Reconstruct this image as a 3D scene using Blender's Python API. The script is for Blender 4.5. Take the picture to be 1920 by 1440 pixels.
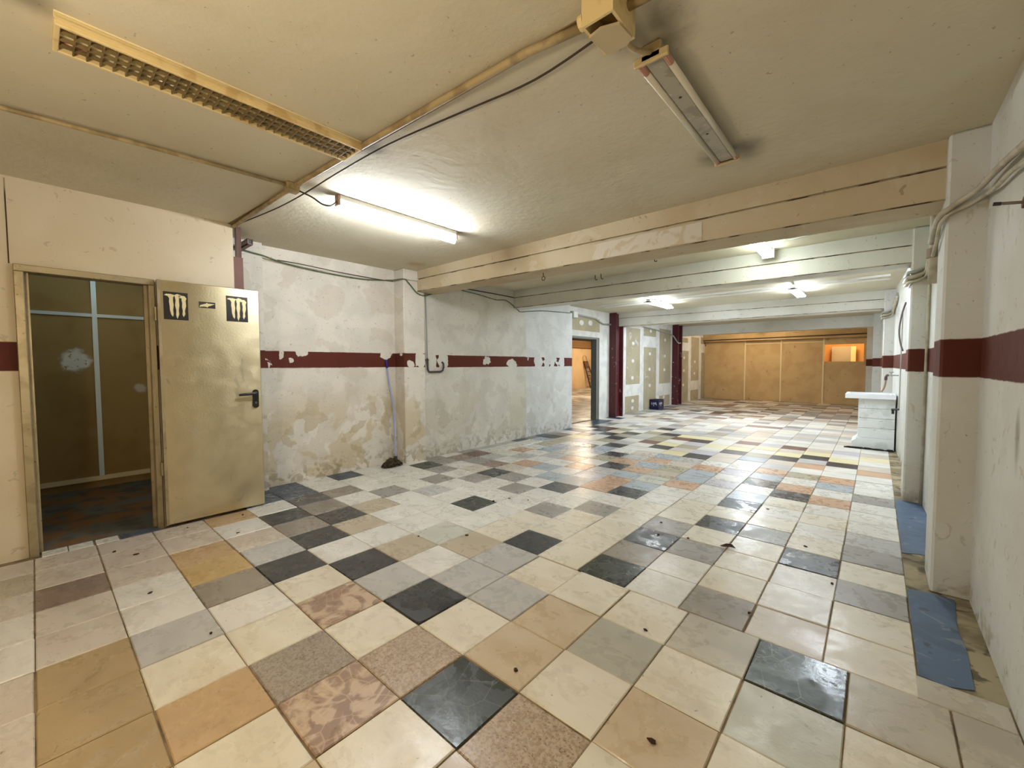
import bpy, bmesh, math, random
from mathutils import Vector, Matrix

# ------------------------------------------------------------------ set-up
# All lengths below are in floor-tile units; U converts them to metres.
U = 1 / 3.0
for o in list(bpy.data.objects):
    bpy.data.objects.remove(o, do_unlink=True)
scene = bpy.context.scene
COL = scene.collection
rnd = random.Random(7)

# camera
yaw, pitch, roll = 0.7176, -0.0463, -0.00333
cam = bpy.data.cameras.new('camera')
cam.sensor_width = 36.0
cam.lens = 36.0 * 782.56 / 1920.0
cam.clip_start = 0.02
cam.clip_end = 200
camo = bpy.data.objects.new('camera', cam)
COL.objects.link(camo)
fw = Vector((-math.sin(yaw) * math.cos(pitch), math.cos(yaw) * math.cos(pitch), math.sin(pitch)))
rt = Vector((math.cos(yaw), math.sin(yaw), 0))
up = rt.cross(fw)
r2 = math.cos(roll) * rt + math.sin(roll) * up
u2 = -math.sin(roll) * rt + math.cos(roll) * up
camo.matrix_world = Matrix(((r2.x, u2.x, -fw.x, 4.1525 * U), (r2.y, u2.y, -fw.y, -3.7193 * U),
                            (r2.z, u2.z, -fw.z, 3.9562 * U), (0, 0, 0, 1)))
scene.camera = camo

# world: closed building, only a whisper of ambient
w = bpy.data.worlds.new('world')
scene.world = w
w.use_nodes = True
w.node_tree.nodes['Background'].inputs[0].default_value = (0.8, 0.9, 1.0, 1)
w.node_tree.nodes['Background'].inputs[1].default_value = 0.05

# light strengths (colour, radiance)
COOL = ((0.92, 0.99, 1.07), 160.0)
COOL_FAR = ((0.90, 0.99, 1.08), 85.0)
COOL_FOUR = ((0.85, 0.98, 1.12), 420.0)
COOL_SINK = ((0.85, 0.97, 1.12), 250.0)
WARM_BACK = ((1.0, 0.84, 0.60), 118.0)
WARM_FAR = ((1.0, 0.82, 0.58), 165.0)
WARM_SIDE = ((1.0, 0.80, 0.57), 300.0)

# exposure
scene.view_settings.view_transform = 'Standard'
scene.view_settings.look = 'None'
scene.view_settings.exposure = 0.3
scene.view_settings.gamma = 1.0
scene.view_settings.use_curve_mapping = False
scene.cycles.use_denoising = True
scene.cycles.max_bounces = 6
scene.cycles.diffuse_bounces = 4
scene.cycles.glossy_bounces = 3
scene.cycles.use_adaptive_sampling = True
scene.cycles.adaptive_threshold = 0.12
scene.cycles.light_sampling_threshold = 0.03
scene.cycles.caustics_reflective = False
scene.cycles.caustics_refractive = False
scene.cycles.sample_clamp_indirect = 6.0


# ------------------------------------------------------------------ materials
def lin(c):
    return tuple(((v / 255) / 12.92 if v / 255 <= 0.04045 else ((v / 255 + 0.055) / 1.055) ** 2.4) for v in c) + (1,)


class NT:
    def __init__(self, name):
        self.m = bpy.data.materials.new(name)
        self.m.use_nodes = True
        self.t = self.m.node_tree
        self.b = self.t.nodes['Principled BSDF']
        self.pos = None

    def n(self, typ, **kw):
        x = self.t.nodes.new(typ)
        for k, v in kw.items():
            setattr(x, k, v)
        return x

    def link(self, a, b):
        self.t.links.new(a, b)

    def math(self, op, a, b=None):
        x = self.n('ShaderNodeMath', operation=op)
        for i, v in enumerate((a, b)):
            if v is None:
                continue
            if isinstance(v, (int, float)):
                x.inputs[i].default_value = v
            else:
                self.link(v, x.inputs[i])
        return x.outputs[0]

    def P(self, per_object=False):
        if self.pos is None:
            g = self.n('ShaderNodeNewGeometry')
            s = self.n('ShaderNodeVectorMath', operation='SCALE')
            s.inputs['Scale'].default_value = 1 / U
            self.link(g.outputs['Position'], s.inputs[0])
            self.pos = s.outputs[0]
            if per_object:
                oi = self.n('ShaderNodeObjectInfo')
                r = self.n('ShaderNodeVectorMath', operation='SCALE')
                r.inputs[0].default_value = (91, 57, 33)
                self.link(oi.outputs['Random'], r.inputs['Scale'])
                a = self.n('ShaderNodeVectorMath', operation='ADD')
                self.link(self.pos, a.inputs[0])
                self.link(r.outputs[0], a.inputs[1])
                self.pos = a.outputs[0]
            sp = self.n('ShaderNodeSeparateXYZ')
            self.link(self.pos, sp.inputs[0])
            self.xyz = sp.outputs
        return self.pos

    def ramp(self, v, lo, hi):
        mr = self.n('ShaderNodeMapRange', interpolation_type='SMOOTHSTEP')
        self.link(v, mr.inputs['Value'])
        a, b = (lo, hi) if lo <= hi else (hi, lo)
        mr.inputs['From Min'].default_value = a
        mr.inputs['From Max'].default_value = b + (1e-5 if a == b else 0)
        mr.inputs['To Min'].default_value = 0 if lo <= hi else 1
        mr.inputs['To Max'].default_value = 1 if lo <= hi else 0
        return mr.outputs['Result']

    def raw(self, scale, detail=4, dist=0.0, stretch=None, seed=0.0):
        v = self.pos
        if stretch or seed:
            mp = self.n('ShaderNodeMapping')
            self.link(v, mp.inputs['Vector'])
            mp.inputs['Scale'].default_value = stretch or (1, 1, 1)
            mp.inputs['Location'].default_value = (seed, seed * 1.7, seed * 0.6)
            v = mp.outputs[0]
        nz = self.n('ShaderNodeTexNoise')
        nz.inputs['Scale'].default_value = scale
        nz.inputs['Detail'].default_value = min(detail, 4)
        nz.inputs['Distortion'].default_value = dist
        self.link(v, nz.inputs['Vector'])
        return nz.outputs['Fac']

    def mask(self, spec):
        k = spec[0]
        if k == 'noise':                       # scale, lo, hi, detail, distortion, stretch, seed
            a = list(spec[1:]) + [None] * 7
            return self.ramp(self.raw(a[0], a[3] if a[3] is not None else 4, a[4] or 0, a[5], a[6] or 0), a[1], a[2])
        if k == 'edge':                        # voronoi crack network: scale, lo, hi
            v = self.n('ShaderNodeTexVoronoi', feature='DISTANCE_TO_EDGE')
            v.inputs['Scale'].default_value = spec[1]
            self.link(self.pos, v.inputs['Vector'])
            return self.ramp(v.outputs['Distance'], spec[2], spec[3])
        if k == 'axis':                        # axis, lo, hi, jitter scale, jitter amount
            c = self.xyz[spec[1]]
            if len(spec) > 4:
                j = self.math('MULTIPLY', self.math('SUBTRACT', self.raw(spec[4], 4), 0.5), spec[5])
                c = self.math('ADD', c, j)
            return self.ramp(c, spec[2], spec[3])
        if k == 'band':                        # axis, lo, hi, soft, jitter scale, amount
            c = self.xyz[spec[1]]
            if len(spec) > 5:
                j = self.math('MULTIPLY', self.math('SUBTRACT', self.raw(spec[5], 4), 0.5), spec[6])
                c = self.math('ADD', c, j)
            s = spec[4]
            return self.math('MULTIPLY', self.ramp(c, spec[2] - s, spec[2] + s), self.ramp(c, spec[3] + s, spec[3] - s))
        if k == 'ball':                        # centre, r0 (full), r1 (none), jitter amount, stretch
            d = self.n('ShaderNodeVectorMath', operation='SUBTRACT')
            self.link(self.pos, d.inputs[0])
            d.inputs[1].default_value = spec[1]
            src = d.outputs[0]
            if len(spec) > 5:
                mm = self.n('ShaderNodeVectorMath', operation='MULTIPLY')
                self.link(src, mm.inputs[0])
                mm.inputs[1].default_value = spec[5]
                src = mm.outputs[0]
            l = self.n('ShaderNodeVectorMath', operation='LENGTH')
            self.link(src, l.inputs[0])
            v = l.outputs['Value']
            if len(spec) > 4 and spec[4]:
                v = self.math('ADD', v, self.math('MULTIPLY', self.math('SUBTRACT', self.raw(3.0, 5), 0.5), spec[4]))
            return self.ramp(v, spec[3], spec[2])
        if k == 'all':                         # product
            v = self.mask(spec[1])
            for s in spec[2:]:
                v = self.math('MULTIPLY', v, self.mask(s))
            return v
        if k == 'any':
            v = self.mask(spec[1])
            for s in spec[2:]:
                v = self.math('MAXIMUM', v, self.mask(s))
            return v
        if k == 'not':
            return self.math('SUBTRACT', 1.0, self.mask(spec[1]))


MATS = {}


def mat(name, col, layers=(), rough=0.7, rlay=(), metal=0.0, bump=(), per_object=False, emit=None, spec=None, coat=0):
    if name in MATS:
        return MATS[name]
    t = NT(name)
    t.P(per_object)
    b = t.b
    cur = None
    b.inputs['Base Color'].default_value = lin(col)
    for msk, c, amt in layers:
        mx = t.n('ShaderNodeMix', data_type='RGBA')
        f = t.mask(msk)
        if amt != 1:
            f = t.math('MULTIPLY', f, amt)
        t.link(f, mx.inputs['Factor'])
        if cur is None:
            mx.inputs['A'].default_value = lin(col)
        else:
            t.link(cur, mx.inputs['A'])
        mx.inputs[7].default_value = lin(c)
        if cur is None:
            mx.inputs[6].default_value = lin(col)
        cur = mx.outputs[2]
    # (the Mix node keeps separate sockets for each data type: 6/7 are the colour A/B)
    if cur is not None:
        prev = None
        for nd in [x for x in t.t.nodes if x.bl_idname == 'ShaderNodeMix']:
            for l in list(nd.inputs['A'].links):
                t.t.links.remove(l)
            if prev is not None:
                t.link(prev.outputs[2], nd.inputs[6])
            prev = nd
        t.link(prev.outputs[2], b.inputs['Base Color'])
    b.inputs['Roughness'].default_value = rough
    if rlay:
        v = None
        for msk, r in rlay:
            d = t.math('MULTIPLY', t.mask(msk), r - rough)
            v = d if v is None else t.math('ADD', v, d)
        t.link(t.math('ADD', v, rough), b.inputs['Roughness'])
    b.inputs['Metallic'].default_value = metal
    if spec is None and rough >= 0.65:
        spec = 0.25
    if spec is not None:
        b.inputs['Specular IOR Level'].default_value = spec
    if coat:
        b.inputs['Coat Weight'].default_value = coat
        b.inputs['Coat Roughness'].default_value = 0.12
    if bump:
        h = None
        for sc, amt in bump[:2]:
            v = t.math('MULTIPLY', t.raw(sc, 3), amt)
            h = v if h is None else t.math('ADD', h, v)
        bp = t.n('ShaderNodeBump')
        bp.inputs['Strength'].default_value = 1.0
        bp.inputs['Distance'].default_value = 1.0
        t.link(h, bp.inputs['Height'])
        t.link(bp.outputs[0], b.inputs['Normal'])
    if emit:
        b.inputs['Emission Color'].default_value = tuple(emit[0]) + (1,)
        b.inputs['Emission Strength'].default_value = emit[1]
    MATS[name] = t.m
    return t.m


# ------------------------------------------------------------------ mesh helpers
class MB:
    def __init__(s):
        s.v = []
        s.f = []
        s.mi = []

    def quad(s, *pts, mi=0):
        n = len(s.v)
        s.v += [tuple(p) for p in pts]
        s.f.append(tuple(range(n, n + len(pts))))
        s.mi.append(mi)
        return s

    def box(s, x0, x1, y0, y1, z0, z1, mi=0):
        n = len(s.v)
        s.v += [(x, y, z) for x in (x0, x1) for y in (y0, y1) for z in (z0, z1)]
        for f in ((0, 1, 3, 2), (4, 6, 7, 5), (0, 4, 5, 1), (2, 3, 7, 6), (0, 2, 6, 4), (1, 5, 7, 3)):
            s.f.append(tuple(n + i for i in f))
            s.mi.append(mi)
        return s

    def hexa(s, p):
        """8 corners ordered like box(): x-major, then y, then z"""
        n = len(s.v)
        s.v += [tuple(q) for q in p]
        for f in ((0, 1, 3, 2), (4, 6, 7, 5), (0, 4, 5, 1), (2, 3, 7, 6), (0, 2, 6, 4), (1, 5, 7, 3)):
            s.f.append(tuple(n + i for i in f))
            s.mi.append(0)
        return s

    def tube(s, pts, r, n=8, smooth=0, cap=True):
        P = [Vector(p) for p in pts]
        if smooth and len(P) > 2:
            Q = []
            for i in range(len(P) - 1):
                p0, p1, p2, p3 = P[max(i - 1, 0)], P[i], P[i + 1], P[min(i + 2, len(P) - 1)]
                for k in range(smooth):
                    t = k / smooth
                    Q.append(0.5 * ((2 * p1) + (p2 - p0) * t + (2 * p0 - 5 * p1 + 4 * p2 - p3) * t * t + (3 * p1 - p0 - 3 * p2 + p3) * t ** 3))
            Q.append(P[-1])
            P = Q
        R = r if isinstance(r, (list, tuple)) else [r] * len(P)
        if len(R) != len(P):
            R = [R[min(int(i * len(R) / len(P)), len(R) - 1)] for i in range(len(P))]
        d0 = (P[1] - P[0]).normalized()
        a = Vector((0, 0, 1)) if abs(d0.z) < 0.9 else Vector((1, 0, 0))
        nx = d0.cross(a).normalized()
        base = len(s.v)
        for i, p in enumerate(P):
            d = (P[min(i + 1, len(P) - 1)] - P[max(i - 1, 0)]).normalized()
            nx = (nx - d * nx.dot(d)).normalized()
            ny = d.cross(nx)
            for k in range(n):
                an = 2 * math.pi * k / n
                s.v.append(tuple(p + R[i] * (math.cos(an) * nx + math.sin(an) * ny)))
        for i in range(len(P) - 1):
            for k in range(n):
                s.f.append((base + i * n + k, base + i * n + (k + 1) % n, base + (i + 1) * n + (k + 1) % n, base + (i + 1) * n + k))
                s.mi.append(0)
        if cap:
            s.f.append(tuple(base + k for k in range(n))[::-1])
            s.f.append(tuple(base + (len(P) - 1) * n + k for k in range(n)))
            s.mi += [0, 0]
        return s

    def prism(s, poly, axis, a0, a1):
        """extrude a 2-D polygon along axis ('x','y','z') from a0 to a1"""
        def pt(p, a):
            return {'x': (a, p[0], p[1]), 'y': (p[0], a, p[1]), 'z': (p[0], p[1], a)}[axis]
        n = len(s.v)
        k = len(poly)
        s.v += [pt(p, a0) for p in poly] + [pt(p, a1) for p in poly]
        s.f.append(tuple(range(n, n + k))[::-1])
        s.f.append(tuple(range(n + k, n + 2 * k)))
        s.mi += [0, 0]
        for i in range(k):
            j = (i + 1) % k
            s.f.append((n + i, n + j, n + k + j, n + k + i))
            s.mi.append(0)
        return s

    def ring(s, c, R, r, axis='y', a0=0, a1=360, n=14, m=6):
        pts = []
        for i in range(n + 1):
            a = math.radians(a0 + (a1 - a0) * i / n)
            p, q = R * math.cos(a), R * math.sin(a)
            pts.append({'y': (c[0] + p, c[1], c[2] + q), 'x': (c[0], c[1] + p, c[2] + q), 'z': (c[0] + p, c[1] + q, c[2])}[axis])
        return s.tube(pts, r, m)

    def build(s, name, m, parent=None, org=None, bevel=0, smooth=False, seg=1):
        if org is None:
            if parent is not None:
                org = parent['_org']
            else:
                xs = [p[0] for p in s.v]; ys = [p[1] for p in s.v]; zs = [p[2] for p in s.v]
                org = ((min(xs) + max(xs)) / 2, (min(ys) + max(ys)) / 2, min(zs))
        me = bpy.data.meshes.new(name)
        me.from_pydata([((p[0] - org[0]) * U, (p[1] - org[1]) * U, (p[2] - org[2]) * U) for p in s.v], [], s.f)
        for x in (m if isinstance(m, (list, tuple)) else [m]):
            me.materials.append(x)
        if any(s.mi):
            for p, i in zip(me.polygons, s.mi):
                p.material_index = i
        bm = bmesh.new()
        bm.from_mesh(me)
        bmesh.ops.recalc_face_normals(bm, faces=bm.faces)
        if bevel:
            bmesh.ops.bevel(bm, geom=list(bm.edges), offset=bevel * U, segments=seg, affect='EDGES', profile=0.5, clamp_overlap=True)
        bm.to_mesh(me)
        bm.free()
        if smooth:
            for p in me.polygons:
                p.use_smooth = True
        o = bpy.data.objects.new(name, me)
        COL.objects.link(o)
        o['_org'] = list(org)
        if parent is not None:
            o.parent = parent
            po = parent['_org']
            o.location = [(org[i] - po[i]) * U for i in range(3)]
        else:
            o.location = [c * U for c in org]
        return o


def tag(o, label=None, cat=None, group=None, kind=None):
    if label:
        o['label'] = label
    if cat:
        o['category'] = cat
    if group:
        o['group'] = group
    if kind:
        o['kind'] = kind
    return o


def thing(name, org, label=None, cat=None, group=None, kind=None):
    o = bpy.data.objects.new(name, None)
    COL.objects.link(o)
    o.location = [c * U for c in org]
    o.empty_display_size = 0.1
    o['_org'] = list(org)
    return tag(o, label, cat, group, kind)


def struct(name, mb, m, label=None, **kw):
    return tag(mb.build(name, m, **kw), label, None, None, 'structure')


ANISO = 0.25
RED = (84, 36, 24)
ZC = 7.75          # ceiling height

# ------------------------------------------------------------------ setting materials
SOOT = [(-2.5, -3.75, ZC), (1.9, 0.9, ZC), (2.3, 1.0, ZC), (2.3, 4.7, ZC), (1.8, 4.7, ZC), (-5.2, 0.65, ZC), (-5.0, 4.6, ZC), (-2.6, 0.25, ZC)]
ceil_m = mat('ceiling_paint', (208, 200, 178), [
    (('noise', 0.35, 0.40, 0.62, 3, 0.6), (200, 190, 164), 0.7),
    (('noise', 0.7, 0.50, 0.75, 5, 0.5), (216, 208, 188), 0.4),
    (('noise', 0.5, 0.52, 0.78, 6, 0.6, None, 9), (196, 184, 156), 0.4),
    (('noise', 14, 0.70, 0.74, 3), (120, 108, 88), 0.5),
    (('any',) + tuple(('ball', c, 0.02, 0.55, 0.35, (1.3, 0.9, 1)) for c in SOOT), (62, 52, 38), 0.62),
    (('ball', (-9.0, 5.9, ZC), 0.1, 0.5, 0.5), (176, 140, 96), 0.6),
], rough=0.75, bump=((6, 0.004), (40, 0.0006)))

cream_m = mat('cream_partition_paint', (214, 200, 174), [
    (('noise', 0.5, 0.45, 0.65, 3), (204, 188, 158), 0.7),
    (('noise', 5, 0.66, 0.70, 5, 1), (176, 160, 134), 0.6),
    (('noise', 30, 0.72, 0.76, 2), (108, 92, 70), 0.7),
    (('band', 2, 3.86, 4.45, 0.012), RED, 1),
], rough=0.7, bump=((9, 0.0012),))


def plaster(name, base, patch, stain, z0, z1, chip, seed, x, chips):
    bare = tuple(('ball', (x, y, z), r * 0.9, r, 0.5, (0.2, sy, sz)) for y, z, r, sy, sz in chips)
    return mat(name, base, [
        (('noise', 0.8, 0.42, 0.62, 4, 0.5, None, seed), tuple(int(v * 0.94) for v in base), 0.8),
        (('noise', 0.9, 0.55, 0.575, 8, 0.35, None, seed + 2), patch, 0.36),
        (('all', ('noise', 0.55, 0.50, 0.53, 9, 0.4, None, seed + 5), ('axis', 2, 3.6, 1.6)), stain, 0.55),
        (('all', ('noise', 1.0, 0.575, 0.585, 9, 0.3, None, seed + 8), ('axis', 2, 3.6, 1.8)), tuple(int(v * 0.92) for v in stain), 0.5),
        (('all', ('noise', 3.0, 0.50, 0.60, 6, 1.0, None, seed + 3), ('axis', 2, 1.0, 0.1)), tuple(int(v * 0.75) for v in stain), 0.6),
        (('noise', 7, 0.66, 0.68, 6, 0.8, (1, 1, 2), seed + 1), (146, 132, 110), 0.45),
        (('noise', 22, 0.70, 0.73, 3, 0, None, seed), (92, 78, 60), 0.7),
        (('all', ('band', 2, z0, z1, 0.012, 4, 0.03), ('not', ('all', ('noise', 1.5, chip, chip + 0.015, 7, 0.8, None, seed + 4), ('noise', 9, 0.36, 0.40, 5, 0, None, seed))), ('not', ('any',) + bare)), RED, 1),
    ], rough=0.8, bump=((1.6, 0.010), (8, 0.0025), (45, 0.0006)))


wallA_m = plaster('peeling_plaster_bay_one', (218, 210, 196), (190, 178, 158), (184, 164, 122), 3.87, 4.43, 0.67, 3.0, -10.6, [(2.35, 4.45, 0.16, 0.6, 1), (5.5, 4.42, 0.2, 0.7, 1), (1.66, 4.3, 0.07, 1, 0.6), (2.0, 4.12, 0.05, 1, 1), (6.3, 4.0, 0.2, 0.9, 1), (6.75, 4.15, 0.3, 1, 0.5), (6.06, 4.36, 0.06, 1, 1)])
wallB_m = plaster('peeling_plaster_bay_two', (206, 202, 190), (182, 176, 162), (188, 180, 158), 3.85, 4.38, 0.68, 17.0, -10.1, [(7.2, 4.1, 0.55, 1, 0.5), (8.05, 4.1, 0.3, 0.8, 0.7), (10.8, 4.16, 0.22, 0.7, 1), (12.7, 4.02, 0.24, 0.6, 1)])
wallC_m = plaster('peeling_plaster_end', (208, 208, 204), (186, 186, 180), (190, 188, 178), 3.85, 4.36, 0.60, 31.0, -10.14, [(14.9, 4.2, 0.34, 0.8, 0.6), (15.7, 4.15, 0.2, 0.7, 0.4), (16.3, 4.15, 0.26, 0.8, 0.6), (17.25, 4.15, 0.22, 0.8, 0.4)])
right_m = mat('right_wall_paint', (206, 205, 198), [
    (('noise', 0.6, 0.44, 0.64, 4), (196, 192, 180), 0.7),
    (('noise', 4, 0.64, 0.67, 6, 1.2), (176, 164, 142), 0.5),
    (('noise', 18, 0.71, 0.74, 3), (96, 84, 66), 0.6),
    (('all', ('noise', 1.6, 0.5, 0.6, 6, 1), ('axis', 2, 0.5, 0.05, 3, 0.4)), (140, 126, 92), 0.7),
    (('ball', (5.43, 3.9, 3.05), 0.02, 0.25, 0.3, (1, 1.6, 0.5)), (92, 80, 64), 0.55),
    (('band', 2, 3.72, 4.36, 0.012, 5, 0.03), RED, 1),
], rough=0.72, bump=((3, 0.006), (20, 0.0012)))
beam_m = mat('beam_paint', (194, 178, 148), [
    (('noise', 0.5, 0.42, 0.62, 4, 0.6), (180, 160, 126), 0.8),
    (('noise', 0.9, 0.60, 0.64, 6, 0.8), (202, 190, 166), 0.45),
    (('noise', 6, 0.67, 0.70, 5, 1), (140, 118, 84), 0.6),
], rough=0.7, bump=((5, 0.004),))
beamw_m = mat('white_beam_paint', (214, 212, 202), [
    (('noise', 0.5, 0.45, 0.62, 4), (200, 198, 186), 0.7),
    (('noise', 7, 0.67, 0.70, 5, 1), (150, 144, 128), 0.5)], rough=0.7)
crack_m = mat('dark_joint_crack', (76, 60, 42), [(('noise', 1.6, 0.44, 0.54, 8, 0, (1, 0.2, 0.2)), (170, 154, 124), 0.9)], rough=0.9)
grout_m = mat('grout', (136, 116, 88), [(('noise', 2, 0.42, 0.6, 5), (96, 80, 60), 0.9)], rough=0.9)
conc_m = mat('bare_concrete', (158, 146, 118), [
    (('noise', 1.6, 0.42, 0.60, 7, 0.6), (118, 105, 80), 0.9),
    (('noise', 2.6, 0.54, 0.62, 7, 0.6), (70, 62, 48), 0.8)], rough=0.85, bump=((4, 0.01), (20, 0.003)))
blue_m = mat('blue_floor_paint', (72, 92, 118), [
    (('noise', 1.4, 0.44, 0.6, 6, 1.2), (60, 78, 102), 0.8),
    (('noise', 2.2, 0.62, 0.64, 7, 1.4), (120, 124, 126), 0.6),
    (('noise', 3, 0.65, 0.68, 6), (48, 56, 66), 0.8)], rough=0.6, bump=((6, 0.002),))
dry_m = mat('joint_compound', (206, 204, 198), [
    (('noise', 1.2, 0.45, 0.62, 5), (188, 186, 180), 0.7),
    (('noise', 8, 0.66, 0.70, 5), (150, 146, 138), 0.4)], rough=0.85)
board_m = mat('plasterboard_paper', (158, 148, 124), [
    (('noise', 0.8, 0.45, 0.6, 4), (148, 138, 114), 0.7),
    (('noise', 1.6, 0.64, 0.67, 6, 1.5), (186, 184, 178), 0.6)], rough=0.9)
ochre_m = mat('chipboard_panel', (188, 160, 116), [
    (('noise', 0.8, 0.42, 0.62, 5, 0.5), (176, 146, 102), 0.8),
    (('noise', 12, 0.55, 0.62, 4), (186, 152, 102), 0.5),
    (('noise', 3, 0.68, 0.72, 5), (104, 78, 46), 0.5)], rough=0.75)
batten_m = mat('pale_batten', (214, 198, 160), rough=0.7)
tan_m = mat('tan_wall_paint', (206, 176, 132), [(('noise', 0.3, 0.45, 0.6, 4), (192, 160, 116), 0.8)], rough=0.8)
maroon_m = mat('maroon_steel_paint', (70, 16, 24), [(('noise', 2, 0.5, 0.7, 5), (56, 12, 18), 0.7),
               (('all', ('noise', 4, 0.66, 0.68, 6), ('axis', 2, 5.4, 4.9)), (170, 150, 146), 0.9)], rough=0.45)
darkceil_m = mat('dark_slab', (44, 46, 54), rough=0.9)
dust_m = mat('dusty_screed', (92, 90, 80), [(('noise', 0.7, 0.5, 0.56, 6, 1.5), (120, 80, 40), 0.8),
             (('noise', 2, 0.5, 0.62, 6), (70, 70, 64), 0.8)], rough=0.8)

# ------------------------------------------------------------------ floor and tiles
TC = {
    'W': ((222, 217, 205), (204, 198, 184)), 'C': ((222, 212, 188), (208, 194, 164)), 'G': ((184, 181, 176), (170, 167, 162)),
    'g': ((152, 146, 137), (138, 131, 121)), 'D': ((148, 136, 120), (128, 115, 98)), 'd': ((190, 179, 158), (168, 156, 134)),
    'E': ((192, 191, 174), (182, 180, 160)), 'e': ((178, 172, 154), (166, 160, 140)), 'K': ((58, 59, 58), (46, 47, 47)),
    'N': ((52, 58, 50), (42, 47, 41)), 'k': ((84, 79, 78), (70, 66, 66)), 'u': ((70, 82, 100), (56, 64, 78)),
    'T': ((184, 168, 140), (174, 157, 128)), 'b': ((202, 178, 144), (190, 162, 122)), 'S': ((182, 158, 130), (158, 132, 106)),
    's': ((160, 144, 124), (138, 122, 102)), 'M': ((150, 118, 94), (198, 168, 138)), 'O': ((200, 156, 118), (190, 144, 106)), 'o': ((196, 158, 108), (184, 146, 94)),
    'Y': ((226, 212, 160), (214, 196, 138)), 'q': ((188, 150, 86), (204, 170, 110)), 'Q': ((178, 148, 98), (164, 134, 84)),
    'P': ((206, 192, 174), (192, 174, 154)), 'R': ((120, 78, 66), (106, 66, 56)), 'H': ((166, 156, 126), (154, 144, 114)),
    'L': ((164, 174, 180), (150, 160, 166)), 'V': ((188, 183, 190), (178, 172, 178)), 'B': ((146, 120, 102), (130, 104, 88)),
}


def desat(c, k=0.78):
    g = (c[0] + c[1] + c[2]) / 3
    return tuple(int(g + (v - g) * k) for v in c)


def tile_mat(c, per_object=True, suffix=''):
    a, b2 = [desat(x) for x in TC[c]]
    dark = c in 'KNku'
    lay = [(('noise', 0.9, 0.36, 0.66, 5, 0.8, (1, 1.8, 1)), b2, 0.75)]
    if c == 'M':
        lay = [(('noise', 2.2, 0.46, 0.58, 7, 1.5), b2, 0.95), (('edge', 4.0, 0.05, 0.0), (208, 180, 150), 0.5)]
    elif c in 'Ss':
        lay = [(('noise', 26, 0.46, 0.58, 2), b2, 0.9), (('noise', 40, 0.64, 0.68, 1), (92, 66, 52), 0.7)]
    elif c == 'N':
        lay += [(('noise', 2.6, 0.495, 0.505, 4, 2.5), (104, 110, 96), 0.0), (('edge', 2.2, 0.018, 0.0), (120, 126, 110), 0.6)]
    elif c in 'WCPE':
        lay += [(('noise', 2.0, 0.56, 0.78, 7, 1.5, (1, 3, 1)), tuple(int(v * 0.88) for v in b2), 0.4)]
    # grime that lies on the floor in patches of its own
    lay += [(('noise', 1.3, 0.58, 0.80, 7, 0.6, None, 4), tuple(int(v * 0.74) for v in a) if not dark else (82, 78, 72), 0.35),
            (('noise', 16, 0.70, 0.74, 4, 0.5), (70, 58, 46), 0.55)]
    return mat('floor_tile_' + {'K': 'black', 'N': 'green_black', 'k': 'charcoal', 'u': 'slate', 'g': 'taupe', 'G': 'grey', 'd': 'sand',
                                'D': 'grey_brown', 'e': 'putty', 'E': 'sage', 's': 'granite', 'S': 'speckled', 'q': 'ochre',
                                'Q': 'caramel', 'o': 'amber', 'b': 'buff', 'B': 'brown'}.get(c, 'col_' + c.lower()) + suffix,
               a, lay, rough=(0.27 if not dark else 0.22) + (0 if per_object else 0.1),
               rlay=[(('noise', 2.0, 0.45, 0.62, 6, 1), 0.40), (('noise', 9, 0.5, 0.7, 4), 0.36)],
               bump=((5, 0.0012), (30, 0.0004)), per_object=per_object, spec=0.5 if per_object else 0.35)


floor = MB()
floor.box(-11.2, 6.0, -16.5, 53.5, -0.5, -0.02)
floor_o = struct('floor', floor, grout_m)

TILE_MESH = {}


def tile_mesh(c):
    if c not in TILE_MESH:
        me = bpy.data.meshes.new('tile')
        h, e, d = 0.5, 0.488, 0.06
        v = [(-h, -h, -d), (h, -h, -d), (h, h, -d), (-h, h, -d), (-h, -h, -0.012), (h, -h, -0.012), (h, h, -0.012), (-h, h, -0.012),
             (-e, -e, 0), (e, -e, 0), (e, e, 0), (-e, e, 0)]
        f = [(8, 9, 10, 11)]
        for i in range(4):
            j = (i + 1) % 4
            f += [(4 + i, 4 + j, 8 + j, 8 + i), (i, j, 4 + j, 4 + i)]
        me.from_pydata([(x * U, y * U, z * U) for x, y, z in v], [], f)
        me.materials.append(tile_mat(c))
        TILE_MESH[c] = me
    return TILE_MESH[c]


NT_TILES = 0
stuff = MB()
stuff_codes = []
JG = 0.015


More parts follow.
